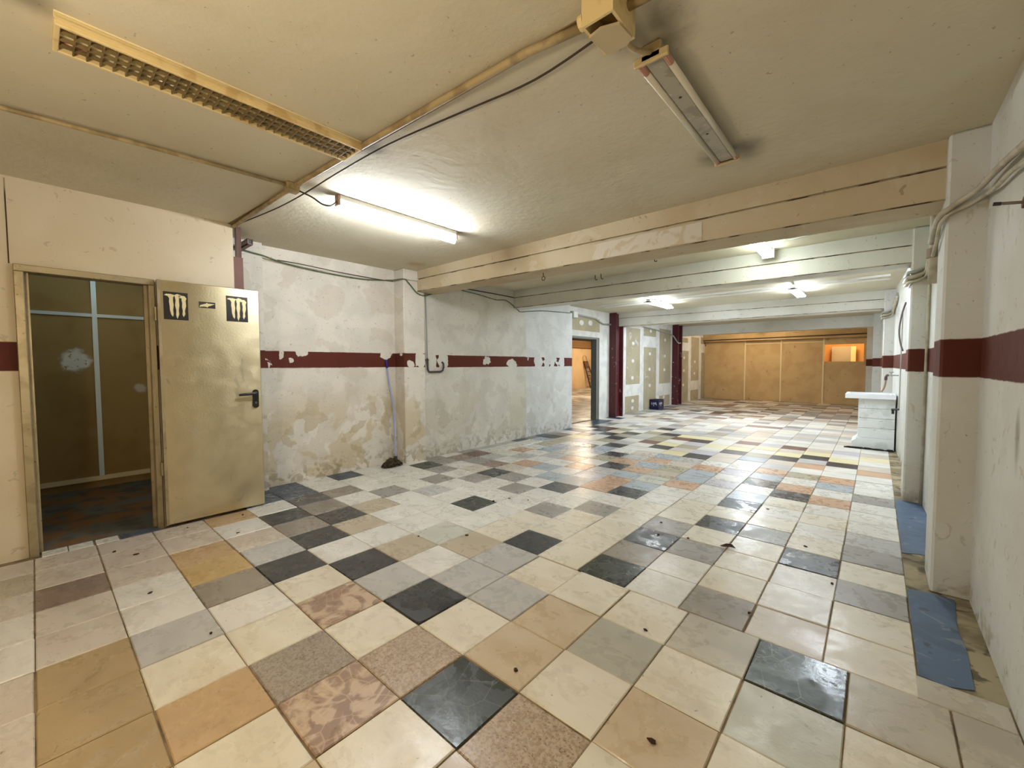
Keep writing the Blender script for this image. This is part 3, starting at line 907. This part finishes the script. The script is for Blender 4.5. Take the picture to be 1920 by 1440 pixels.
# diffuser fitting in the second bay
f4 = thing('diffuser_light', (1.35, 10.8, 7.5), 'glowing white diffuser fitting between the first and second beams', 'light fixture')
MB().box(1.22, 1.48, 9.1, 12.4, 7.62, ZC - 0.002).build('housing', MATS['white_enamel'], parent=f4)
MB().prism([(1.19, 7.62), (1.24, 7.46), (1.46, 7.46), (1.51, 7.62)], 'y', 9.12, 12.38).build('diffuser', mat('lit_diffuser', (255, 255, 255), emit=((0.88, 1.0, 0.96), 27.0), rough=0.3), parent=f4)
for y in (9.06, 12.38):
    MB().box(1.18, 1.52, y, y + 0.06, 7.45, ZC - 0.004).build('end_cap', MATS['white_enamel'], parent=f4)
lit_far = mat('lit_far_tube', (255, 255, 255), emit=COOL_FAR, rough=0.3)
batten('twin_tube_light', -5.7, 19.3, 22.7, 7.5, 'glowing twin-tube batten in the third bay nearer the plasterboard wall', 2, lit_far, MATS['white_enamel'], 'glowing battens in the third bay', ends=MATS['white_enamel'], zc=7.66)
batten('twin_tube_light', 1.08, 19.9, 22.9, 7.5, 'glowing twin-tube batten in the third bay nearer the right wall', 2, lit_far, MATS['white_enamel'], 'glowing battens in the third bay', ends=MATS['white_enamel'], zc=7.66)
# warm fittings: behind the camera, far bay, side room, rear room
pl = thing('pendant_lamp', (0.5, -5.6, 4.7), 'warm glowing globe pendant hanging behind the viewer', 'lamp')
gl = MB()
for i in range(12):
    for k in range(16):
        pts = []
        for (a, b) in ((i, k), (i + 1, k), (i + 1, k + 1), (i, k + 1)):
            th_, ph = math.pi * a / 12, 2 * math.pi * b / 16
            pts.append((0.5 + 0.36 * math.sin(th_) * math.cos(ph), -5.6 + 0.36 * math.sin(th_) * math.sin(ph), 5.06 + 0.36 * math.cos(th_)))
        gl.quad(*pts)
gl.build('globe', mat('warm_globe', (255, 240, 210), emit=WARM_BACK, rough=0.3), parent=pl)
MB().tube([(0.5, -5.6, 5.41), (0.5, -5.6, 5.6)], 0.08, 10).build('cap', MATS['white_enamel'], parent=pl)
MB().tube([(0.5, -5.6, 5.6), (0.5, -5.6, 7.74)], 0.012, 6).build('flex', MATS['white_enamel'], parent=pl)
wl_far = mat('amber_tube', (255, 220, 170), emit=WARM_FAR, rough=0.3)
batten('twin_tube_light', -2.5, 27.2, 30.6, 7.5, 'glowing twin-tube batten hidden behind the third beam', 2, mat('lit_tube_bay_four', (255, 255, 255), emit=COOL_FOUR, rough=0.3), MATS['white_enamel'], ends=MATS['white_enamel'])
batten('lit_tube_light', 3.0, 13.9, 17.2, 7.6, 'glowing single batten tucked behind the second beam near the right wall', 1, mat('lit_tube_bay_three', (255, 255, 255), emit=COOL_SINK, rough=0.3), MATS['white_enamel'], ends=MATS['white_enamel'])
batten('amber_tube_light', -5.0, 41.6, 45.2, 7.4, 'amber glowing batten hidden behind the last white beam, left of centre', 1, wl_far, MATS['white_enamel'], 'amber battens in the far bay')
wl_side = mat('amber_side_tube', (255, 220, 170), emit=WARM_SIDE, rough=0.3)
for x, y, l in ((-22, 40, 'nearer'), (-25, 54, 'farther')):
    batten('amber_tube_light', x, y - 2.5, y + 2.5, 7.4, l + ' amber glowing batten on the dark ceiling of the side room', 2, wl_side, MATS['white_enamel'], 'amber battens in the side room')
batten('amber_tube_light', 1.5, 49.0, 51.5, 7.3, 'amber glowing batten in the room behind the far opening', 2, mat('amber_rear_tube', (255, 220, 170), emit=((1.0, 0.78, 0.48), 110.0)), MATS['white_enamel'])
batten('small_room_light', -12.0, -3.2, -1.0, 7.5, 'dim cool batten on the ceiling of the small room', 1, mat('dim_tube', (255, 255, 255), emit=((0.75, 0.95, 1.0), 22.0)), MATS['white_enamel'])

# ------------------------------------------------------------------ conduits, boxes, cables
cond = mat('grimy_conduit', (176, 156, 116), [(('noise', 3, 0.45, 0.6, 5), (138, 118, 82), 0.8)], rough=0.6)
darkc = mat('brown_cable', (58, 42, 32), rough=0.6)
greenc = mat('green_cable', (92, 104, 76), [(('noise', 6, 0.5, 0.6, 4), (70, 78, 58), 0.8)], rough=0.6)
greyc = mat('painted_cable', (186, 178, 158), [(('noise', 3, 0.45, 0.6, 5), (160, 150, 128), 0.8)], rough=0.6)
gpipe = mat('grey_conduit', (150, 150, 140), rough=0.5)


def cable(name, pts, r, m, label, cat='cable', smooth=5, n=8, group=None):
    o = MB().tube(pts, r, n, smooth).build(name, m, smooth=True)
    return tag(o, label, cat, group)


cable('ceiling_conduit', [(-9.0, -0.05, 7.69), (-5.2, 0.0, 7.69), (-2.3, 0.12, 7.69), (0.85, 0.30, 7.69), (1.75, 0.45, 7.69)], 0.05, cond, 'main conduit running across the near ceiling along the seam', 'conduit', 0)
cable('ceiling_conduit', [(2.08, 0.5, 7.69), (5.4, 0.75, 7.69)], 0.05, cond, 'conduit leaving the ceiling junction box towards the right wall', 'conduit', 0)
cable('ceiling_conduit', [(-5.6, -12, 7.69), (-5.48, -3.9, 7.69), (-5.28, -2.14, 7.69), (-5.14, -0.14, 7.69)], 0.038, cond, 'thin conduit running from the left edge to the small ceiling box', 'conduit', 0)
seam = MB().hexa([(-9.0, -0.16, 7.735), (-9, -0.16, 7.76), (-9.0, -0.06, 7.735), (-9, -0.06, 7.76), (5.43, 0.55, 7.735), (5.43, 0.55, 7.76), (5.43, 0.66, 7.735), (5.43, 0.66, 7.76)])
struct('trim_1', seam, mat('seam_strip', (120, 104, 74), rough=0.7), 'ceiling seam strip')
jb = thing('junction_box', (1.93, 0.42, 7.45), 'broken ivory junction box at the top edge of the ceiling', 'junction box')
q = MB()
q.box(1.74, 2.1, 0.16, 0.66, 7.71, 7.748)
q.box(1.74, 1.77, 0.16, 0.66, 7.45, 7.71).box(2.07, 2.1, 0.16, 0.66, 7.45, 7.71).box(1.77, 2.07, 0.16, 0.19, 7.45, 7.71).box(1.77, 2.07, 0.63, 0.66, 7.45, 7.71)
q.build('body', ivory, parent=jb)
MB().prism([(1.75, 0.3), (1.78, 0.64), (2.0, 0.66), (2.1, 0.6), (2.08, 0.34), (1.9, 0.27)], 'z', 7.42, 7.45).build('lid', mat('grey_lid', (190, 174, 142), rough=0.6), parent=jb)
for y, z in ((0.22, 7.55), (0.40, 7.6)):
    gd = MB().tube([(1.745, y, z), (1.69, y, z)], 0.075, 12).build('gland', ivory, parent=jb)
    MB().tube([(1.692, y, z), (1.686, y, z)], 0.045, 12).build('hole', darkc, parent=gd)
q = MB()
q.box(-5.26, -5.04, -0.16, 0.10, 7.57, 7.748)
tag(q.build('junction_box', cond, bevel=0.02), 'small beige ceiling box where the two thin conduits meet', 'junction box')
cable('lamp_cable', [(-5.05, 0.08, 7.6), (-4.97, 0.3, 7.52), (-4.93, 0.5, 7.42), (-4.95, 0.7, 7.45), (-5.0, 0.86, 7.6)], 0.018, darkc, 'brown lead looping from the small ceiling box to the lit batten')
cable('lamp_cable', [(1.98, 0.66, 7.55), (1.98, 0.78, 7.5), (2.0, 1.0, 7.55), (2.04, 1.22, 7.64)], 0.03, cond, 'thick lead curling from the broken junction box to the twin batten')
cable('ceiling_cable', [(1.75, 0.68, 7.71), (0.66, 0.76, 7.70), (-0.56, 0.63, 7.72), (-2.18, 0.40, 7.71), (-3.72, 0.30, 7.68), (-5.42, 0.26, 7.66), (-6.88, 0.22, 7.70), (-8.7, 0.02, 7.72)], 0.014, darkc, 'thin dark cable sagging beside the ceiling seam')
cable('wall_cable', [(-10.28, 0.30, 7.46), (-10.28, 0.75, 7.40), (-10.29, 1.1, 7.36), (-10.5, 1.72, 7.30), (-10.55, 2.93, 7.22), (-10.56, 4.52, 7.20), (-10.55, 5.7, 7.32), (-9.94, 5.98, 7.33), (-9.93, 6.2, 7.2), (-9.93, 6.6, 6.86), (-9.93, 6.95, 6.80), (-10.05, 7.3, 6.9), (-10.06, 8.3, 7.25), (-10.06, 9.2, 7.36)],
      0.026, greenc, 'green cable swagged along the top of the left wall to the first beam')
cable('wall_cable', [(-10.54, 1.6, 7.36), (-10.55, 2.4, 7.36), (-10.55, 3.6, 7.31), (-10.55, 5.2, 7.29), (-10.55, 5.9, 7.31)], 0.014, darkc, 'thin dark cable along the ledge above the first peeling bay')
cable('wall_cable', [(-10.06, 8.8, 7.34), (-10.06, 10.28, 7.25), (-10.06, 11.38, 7.15), (-10.06, 12.16, 7.2), (-10.06, 13.0, 6.84), (-10.07, 13.3, 6.74), (-10.08, 14.2, 6.86), (-10.08, 15.6, 7.0), (-10.08, 18.0, 7.1)], 0.022, greenc, 'green cable sagging under the second beam along the left wall')
cable('wall_cable', [(-10.07, 8.9, 7.42), (-10.07, 11, 7.43), (-10.07, 12.75, 7.42)], 0.026, darkc, 'straight dark cable high on the left wall between the first two beams')
pv = thing('wall_pipe', (-10.06, 7.5, 3.6), 'thin grey vertical pipe ending in a dark U-bend over the red stripe', 'pipe')
MB().tube([(-10.03, 7.08, 6.86), (-10.05, 7.14, 5.4), (-10.06, 7.16, 4.2)], 0.024, 8).build('riser', gpipe, parent=pv, smooth=True)
MB().tube([(-10.06, 7.16, 4.22), (-10.05, 7.18, 3.76), (-10.05, 7.24, 3.66), (-10.05, 7.85, 3.66), (-10.05, 7.98, 3.72), (-10.05, 8.03, 3.86), (-10.05, 8.02, 4.02), (-10.1, 7.97, 4.08)], 0.042, 10).build('u_bend', mat('blackened_pipe', (60, 50, 44), rough=0.5), parent=pv, smooth=True)
MB().box(-10.12, -10.03, 7.03, 7.22, 4.13, 4.19).build('clip', mat('red_clip', (96, 40, 34), rough=0.6), parent=pv)

# bundle around the right-hand pillars
cable('wall_conduit', [(5.33, 1.5, 6.05), (5.33, 3.68, 6.40), (5.33, 4.4, 6.52), (5.31, 5.3, 6.62), (5.26, 6.1, 6.66), (5.12, 6.32, 6.60), (4.98, 6.33, 6.50), (4.88, 6.42, 6.42), (4.86, 7.0, 6.30), (4.87, 7.6, 6.25)], 0.045, greyc, 'thick painted conduit sweeping up the right wall and round the first pillar', 'conduit')
cable('wall_conduit', [(5.34, 1.5, 5.80), (5.34, 3.66, 6.20), (5.34, 4.3, 6.32), (5.34, 5.4, 6.44), (5.34, 6.2, 6.58), (5.22, 6.33, 6.52), (5.0, 6.34, 6.42), (4.9, 6.45, 6.3), (4.9, 7.0, 6.12), (4.9, 7.6, 6.0)], 0.03, greyc, 'second thinner conduit below the thick one on the right wall', 'conduit')
hub = thing('cable_hub', (4.85, 7.7, 5.9), 'taped knot of conduits on the far side of the first right pillar', 'pipe')
MB().tube([(4.95, 7.75, 5.5), (4.95, 7.75, 6.75), (4.9, 7.75, 7.7)], 0.10, 10).build('riser', greyc, parent=hub, smooth=True)
MB().tube([(4.94, 7.75, 6.85), (4.93, 7.75, 7.0)], 0.14, 10).build('collar', mat('dark_collar', (84, 80, 68), rough=0.6), parent=hub)
MB().tube([(4.93, 7.70, 5.98), (4.93, 7.70, 6.15)], 0.12, 10).build('tape_wrap', mat('brown_tape', (150, 136, 118), rough=0.7), parent=hub)
cable('ceiling_conduit', [(4.85, 8.4, 7.0), (4.5, 9.6, 7.5), (4.0, 10.6, 7.66), (1.6, 11.6, 7.68), (1.48, 12.2, 7.68)], 0.03, gpipe, 'grey conduit running from the right wall to the diffuser fitting', 'conduit')
for k, (x, y, y1, z) in enumerate(((4.82, 12.6, 13.8, 6.38), (4.37, 25.2, 26.4, 6.45))):
    for i, (dz, r) in enumerate(((0, 0.06), (0.14, 0.045), (-0.13, 0.04))):
        cable('pillar_conduit', [(xr(y - 2.2) - 0.07, y - 2.2, z + 0.62 + dz), (xr(y) - 0.07, y - 0.55, z + 0.34 + dz), (xr(y) - 0.1, y - 0.07, z + 0.12 + dz), (x + 0.1, y - 0.07, z + dz), (x - 0.05, y - 0.02, z - 0.02 + dz), (x - 0.07, y + 0.3, z - 0.05 + dz), (x - 0.07, y1 + 0.4, z + 0.1 + dz)], r,
              (greyc, gpipe, greyc)[i], ('middle', 'upper', 'lower')[i] + ' conduit wrapped round the ' + ('second' if k == 0 else 'third') + ' right-hand pillar', 'conduit', 4)
cable('pillar_pipe', [(5.18, 12.45, 0), (5.18, 12.45, 6.0), (5.16, 12.45, 6.6)], 0.035, greyc, 'painted pipe running down the corner of the second right pillar', 'pipe', 0)
cable('pillar_pipe', [(5.22, 9.0, 5.2), (5.2, 9.0, 6.0), (5.1, 8.6, 6.4)], 0.05, greyc, 'short painted pipe between the first and second right pillars', 'pipe', 0)
cable('hanging_cable', [(4.97, 19.4, 6.4), (4.86, 19.3, 5.9), (4.80, 19.2, 5.3), (4.84, 19.1, 4.8), (4.92, 18.9, 4.45)], 0.028, darkc, 'black cable drooping on the wall behind the second right pillar')
# trunking in the third bay
for y, nm in ((20.4, 'nearer'), (21.25, 'farther')):
    tr = MB().box(-9.5, 4.5, y - 0.09, y + 0.09, 7.67, ZC - 0.002)
    tag(tr.build('ceiling_trunking', mat('white_trunking', (226, 224, 214), rough=0.5)), nm + ' of two white trunkings across the third ceiling bay', 'trunking')
# box and conduit over the plasterboard doorway
eb = thing('switch_box', (-10.8, 19.45, 6.95), 'grey electrical box on the plasterboard over the doorway', 'junction box')
MB().box(-10.9, -10.62, 19.2, 19.75, 6.97, 7.4).build('body', mat('grey_box', (170, 172, 166), rough=0.5), parent=eb, bevel=0.03)
MB().box(-10.62, -10.58, 19.24, 19.71, 7.0, 7.37).build('cover', mat('light_cover', (212, 214, 208), rough=0.5), parent=eb)
cable('door_conduit', [(-10.8, 19.8, 7.24), (-10.8, 22.4, 7.16), (-10.8, 22.9, 7.0), (-10.8, 23.4, 6.86), (-10.75, 24.5, 6.9)], 0.06, gpipe, 'grey conduit from the electrical box to the first maroon post', 'conduit', 0)
cable('post_cable', [(-10.8, 27.0, 7.3), (-10.8, 36.6, 6.85), (-10.7, 37.15, 6.6), (-10.4, 37.2, 6.1), (-10.26, 37.2, 5.95), (-10.26, 37.7, 6.0)], 0.06, gpipe, 'grey conduit slanting down to the second maroon post', 'conduit', 0)
cable('post_cable', [(-10.82, 47.0, 7.3), (-10.82, 47.0, 6.7), (-10.6, 46.8, 6.0)], 0.05, darkc, 'dark cable hanging in the far left corner of the partition', 'cable', 0)
# hooks
hk = thing('ceiling_hook', (-3.87, 7.0, 6.6), 'rusty eye hook hanging under the first beam', 'hook')
rust = mat('rusty_steel', (96, 74, 52), rough=0.7, metal=0.4)
MB().tube([(-3.87, 7.0, 6.87), (-3.87, 7.0, 6.74)], 0.014, 8).build('shank', rust, parent=hk)
MB().ring((-3.87, 7.0, 6.68), 0.06, 0.012, 'y', 100, 430).build('eye', rust, parent=hk, smooth=True)
for x, y, l in ((-4.97, 12.14, 'left of two small wire hooks on the ceiling before the second beam'), (-4.68, 12.11, 'right of two small wire hooks on the ceiling before the second beam'), (-1.81, 10.71, 'small wire hook alone on the second-bay ceiling')):
    tag(MB().tube([(x, y, ZC), (x, y, 7.62), (x + 0.02, y, 7.55), (x + 0.07, y, 7.53), (x + 0.1, y, 7.57)], 0.016, 6).build('wire_hook', rust), l, 'hook')
pg = thing('wall_peg', (5.4, 4.03, 5.8), 'dark metal peg sticking out of the right wall', 'peg')
MB().tube([(5.43, 4.03, 5.85), (5.40, 4.03, 5.852)], 0.07, 10).build('plate', rust, parent=pg)
MB().tube([(5.42, 4.03, 5.85), (5.17, 4.03, 5.885)], 0.018, 8).build('rod', mat('dull_iron', (120, 106, 96), rough=0.6), parent=pg)
MB().tube([(5.23, 4.03, 5.877), (5.165, 4.03, 5.886)], 0.022, 8).build('grip', mat('purple_black_grip', (50, 36, 40), rough=0.6), parent=pg)

# ------------------------------------------------------------------ mop
mp = thing('mop', (-10.05, 5.4, 0), 'mop with pale blue pole leaning against the left wall beside the pilaster', 'mop')
MB().tube([(-10.05, 5.55, 0.25), (-10.2, 5.63, 1.2), (-10.38, 5.70, 2.35), (-10.5, 5.66, 2.9), (-10.57, 5.56, 3.86)], 0.034, 8, 4).build('pole', mat('pale_blue_pole', (150, 160, 196), rough=0.35), parent=mp, smooth=True)
MB().tube([(-10.565, 5.565, 3.84), (-10.585, 5.535, 4.17)], [0.042, 0.036], 8).build('grip', mat('blue_grip', (28, 24, 130), rough=0.4), parent=mp, smooth=True)
mh = MB()
for k in range(150):
    a = rnd.uniform(0, 2 * math.pi)
    r = 0.36 * math.sqrt(rnd.random())
    c = Vector((-9.98 + 0.55 * r * math.cos(a), 5.32 + 1.1 * r * math.sin(a), 0.02))
    h = 0.30 * (1 - (r / 0.42) ** 2)
    b = rnd.uniform(0, 2 * math.pi)
    d = Vector((math.cos(b), math.sin(b), 0)) * 0.09
    mh.tube([c - d + Vector((0, 0, 0.02)), c + Vector((0, 0, h + rnd.uniform(-0.02, 0.03))), c + d * 1.1 + Vector((0, 0, 0.03 + 0.4 * h))], 0.024, 4, 2)
tag(mh.build('mop_head', mat('dirty_mop_strands', (52, 44, 30), [(('noise', 8, 0.45, 0.6, 4), (82, 70, 48), 0.8)], rough=0.95), parent=mp), 'matted dark brown mop head')
MB().tube([(-10.02, 5.52, 0.16), (-10.06, 5.56, 0.36)], 0.07, 8).build('socket', mat('mop_socket', (70, 62, 50), rough=0.7), parent=mp)

# ------------------------------------------------------------------ crate
cr = thing('crate', (-10.45, 32.5, 0), 'dark blue plastic crate upside down on the floor by the plasterboard wall', 'crate')
cm = mat('navy_plastic', (18, 22, 60), rough=0.4)
q = MB()
x0, x1, y0, y1 = -10.85, -10.05, 31.92, 33.1
q.box(x0 + .03, x1 - .03, y0 + .03, y0 + .08, 0, .80).box(x0 + .03, x1 - .03, y1 - .08, y1 - .03, 0, .80).box(x0 + .03, x0 + .08, y0 + .03, y1 - .03, 0, .80).box(x1 - .08, x1 - .03, y0 + .03, y1 - .03, 0, .80)
q.box(x0 + .03, x1 - .03, y0 + .03, y1 - .03, .77, .80)
q.build('body', cm, parent=cr)
for a in (x0, x1 - .06):
    for b in (y0, y1 - .06):
        MB().box(a, a + .06, b, b + .06, 0, .84).build('corner_rib', cm, parent=cr)
for z in (0, .78):
    q = MB()
    q.box(x0, x1, y0, y0 + .04, z, z + .07).box(x0, x1, y1 - .04, y1, z, z + .07).box(x0, x0 + .04, y0, y1, z, z + .07).box(x1 - .04, x1, y0, y1, z, z + .07)
    q.build('rim', cm, parent=cr)
mk = mat('white_crate_print', (186, 188, 200), rough=0.5)
q = MB()
yf = y0 + 0.028
for pts in ([(0.15, .62), (0.15, .42), (0.2, .42)], [(0.27, .60), (0.25, .46)], [(0.27, .44), (0.34, .44)], [(0.34, .60), (0.35, .45)], [(0.41, .60), (0.42, .44)], [(0.47, .60), (0.49, .43)], [(0.53, .62), (0.60, .36)]):
    q.tube([(x0 + p[0] + 0.02, yf, p[1]) for p in pts], 0.016, 4)
q.prism([(x0 + 0.30, .36), (x0 + 0.42, .37), (x0 + 0.36, .27)], 'y', yf - .01, yf)
q.build('print', mk, parent=cr)
q = MB()
xf = x1 - 0.028
for y in (32.2, 32.36, 32.52, 32.68):
    q.box(xf - .005, xf + .004, y, y + 0.10, .42, .60)
q.prism([(32.42, .36), (32.6, .37), (32.5, .27)], 'x', xf - .005, xf + .004)
q.build('print', mk, parent=cr)

# ------------------------------------------------------------------ ladder in the side room
ld = thing('ladder', (-31.9, 58.2, 0), 'dark brown ladder with pale hoop leaning in the side room', 'ladder')
lm = mat('dark_ladder', (62, 30, 16), rough=0.5)
B0, B1, T0, T1 = Vector((-31.7, 57.35, 0)), Vector((-31.7, 59.0, 0)), Vector((-32.35, 56.15, 4.5)), Vector((-32.35, 57.3, 4.5))
for a, b in ((B0, T0), (B1, T1)):
    MB().tube([a, b], 0.10, 6).build('rail', lm, parent=ld)
for k in range(7):
    t = 0.04 + k * 0.145
    MB().tube([B0.lerp(T0, t), B1.lerp(T1, t)], 0.06, 6).build('rung', lm, parent=ld)
q = MB()
a0, a1, c0, c1 = B0.lerp(T0, 0.82), B1.lerp(T1, 0.82), T0, T1
q.hexa([a0 + Vector((0.02, 0, 0)), c0 + Vector((0.02, 0, 0)), a1 + Vector((0.02, 0, 0)), c1 + Vector((0.02, 0, 0)), a0 + Vector((0.1, 0, 0)), c0 + Vector((0.1, 0, 0)), a1 + Vector((0.1, 0, 0)), c1 + Vector((0.1, 0, 0))])
q.build('platform', mat('ladder_platform', (112, 74, 48), rough=0.6), parent=ld)
MB().tube([T0, (-32.4, 56.0, 5.0), (-32.4, 56.1, 5.3), (-32.4, 56.5, 5.42), (-32.4, 56.9, 5.3), (-32.38, 57.05, 5.0), T1], 0.06, 8, 3).build('hoop', mat('pale_hoop', (196, 160, 110), rough=0.5), parent=ld, smooth=True)

# ------------------------------------------------------------------ wash stand
ws = thing('wash_stand', (4.25, 22.4, 0), 'white painted masonry wash stand with an overhanging slab at the right wall', 'sink')
wm = mat('white_masonry_paint', (226, 230, 228), [(('noise', 1.6, 0.5, 0.6, 6), (206, 210, 206), 0.8), (('noise', 6, 0.66, 0.69, 6, 1), (150, 148, 138), 0.6)], rough=0.6, bump=((5, 0.008),))
for k in range(4):
    z = 0.5 + k * 0.46
    MB().box(3.56, 4.85, 21.7, 23.2, z, z + 0.452).build('course', wm, parent=ws, bevel=0.015)
MB().prism([(3.52, 0.5), (3.5, 0.42), (3.34, 0.3), (3.38, 0.1), (3.5, 0.0), (4.85, 0.0), (4.85, 0.5)], 'y', 21.66, 23.2).build('plinth', wm, parent=ws, bevel=0.012)
q = MB()
q.box(3.08, 4.85, 21.4, 23.2, 2.34, 2.42)
q.box(3.08, 3.2, 21.4, 23.2, 2.42, 2.54).box(4.70, 4.85, 21.4, 23.2, 2.42, 2.54).box(3.2, 4.70, 21.4, 21.52, 2.42, 2.54).box(3.2, 4.70, 23.08, 23.2, 2.42, 2.54)
q.build('basin_slab', mat('white_slab', (236, 238, 240), [(('noise', 3, 0.62, 0.68, 6), (170, 164, 150), 0.6)], rough=0.35), parent=ws)
bd = MB()
for k in range(46):
    x = rnd.uniform(3.2, 4.75)
    y = 21.5 + rnd.uniform(-0.1, 0.05)
    s = rnd.uniform(0.04, 0.10)
    bd.box(x - s * 1.4, x + s * 1.4, y - s * 0.8, y + s * 0.8, -0.02, rnd.uniform(0.02, 0.07))
tag(bd.build('dirt', mat('black_dirt', (40, 38, 34), rough=0.95)), 'black dirt swept along the foot of the wash stand', 'dirt', kind='stuff')
tp_ = thing('water_tap', (4.7, 21.6, 3.3), 'wall tap with a hanging brown hose above the wash stand', 'tap')
xw = xr(21.6)
MB().tube([(xw, 21.6, 3.42), (4.56, 21.6, 3.42)], 0.03, 8).build('spout_pipe', gpipe, parent=tp_)
MB().tube([(4.58, 21.6, 3.43), (4.52, 21.6, 3.42), (4.49, 21.6, 3.36), (4.485, 21.6, 3.2)], 0.055, 8).build('nozzle', mat('dark_nozzle', (66, 46, 42), rough=0.5), parent=tp_)
MB().tube([(4.485, 21.6, 3.22), (4.47, 21.6, 3.0), (4.42, 21.6, 2.8), (4.34, 21.6, 2.66)], 0.035, 8, 4).build('hose', mat('brown_hose', (150, 120, 92), rough=0.6), parent=tp_, smooth=True)
stm = MB().tube([(4.66, 21.6, 3.44), (4.66, 21.6, 3.56)], 0.022, 6).build('stem', gpipe, parent=tp_)
MB().tube([(4.58, 21.6, 3.56), (4.74, 21.6, 3.56)], 0.024, 6).build('handle', gpipe, parent=stm)
lp = thing('lower_tap', (4.8, 20.6, 1.8), 'black stop tap on a thin pipe low beside the wash stand', 'tap')
MB().tube([(4.93, 20.6, 6.2), (4.93, 20.6, 2.05), (4.9, 20.6, 1.98)], 0.022, 8).build('feed_pipe', gpipe, parent=lp)
MB().tube([(4.94, 20.6, 1.99), (4.68, 20.6, 1.96)], 0.045, 8).build('body', blackp, parent=lp)
MB().tube([(4.74, 20.6, 1.98), (4.74, 20.6, 1.78)], 0.045, 8).build('outlet', blackp, parent=lp)

# ------------------------------------------------------------------ litter
leafm = mat('dry_leaf', (56, 34, 22), rough=0.9)
q = MB()
L = [(0, 0, 0.0), (0.10, 0.06, 0.05), (0.22, 0.05, 0.07), (0.30, 0.0, 0.03), (0.2, -0.07, 0.06), (0.08, -0.08, 0.03)]
th = [(1.70 + x, 5.96 + y, z + 0.006) for x, y, z in L]
tl = [(1.70 + x, 5.96 + y, z + 0.018) for x, y, z in L]
n = len(L)
q.quad(*th[::-1]).quad(*tl)
for i in range(n):
    j = (i + 1) % n
    q.quad(th[i], th[j], tl[j], tl[i])
tag(q.build('dry_leaf', leafm), 'curled dry brown leaf lying on the floor near the middle', 'leaf')
for x, y in [(0.74, 0.24), (-3.15, -2.14), (-5.27, -2.52), (-8.40, -1.39), (2.74, 3.61), (2.50, 0.40), (-4.11, 4.90), (-3.92, 5.39), (-3.40, 5.63), (-3.70, 1.98), (-2.90, 2.75), (-8.38, -0.22),
             (-7.11, -0.70), (0.21, 6.45), (0.45, 5.67), (2.93, 5.87), (2.04, 9.28), (3.10, 7.12), (3.66, 5.57), (1.67, 2.12), (-7.96, -2.73), (-7.44, -2.45), (-6.89, 8.28), (1.04, 5.90)]:
    a = rnd.uniform(0, 6.28)
    s = rnd.uniform(0.022, 0.045)
    k = rnd.randint(4, 6)
    poly = [(x + s * rnd.uniform(0.6, 1.6) * math.cos(a) * math.cos(b) - s * math.sin(a) * math.sin(b) * 0.7, y + s * rnd.uniform(0.6, 1.6) * math.sin(a) * math.cos(b) + s * math.cos(a) * math.sin(b) * 0.7) for b in [i * 2 * math.pi / k for i in range(k)]]
    tag(MB().prism(poly, 'z', 0.005, 0.02).build('dirt_chip', leafm), 'small dark chip of dirt lying on the floor tiles', 'dirt', 'dark chips scattered on the floor')

for o in bpy.data.objects:
    if '_org' in o:
        del o['_org']
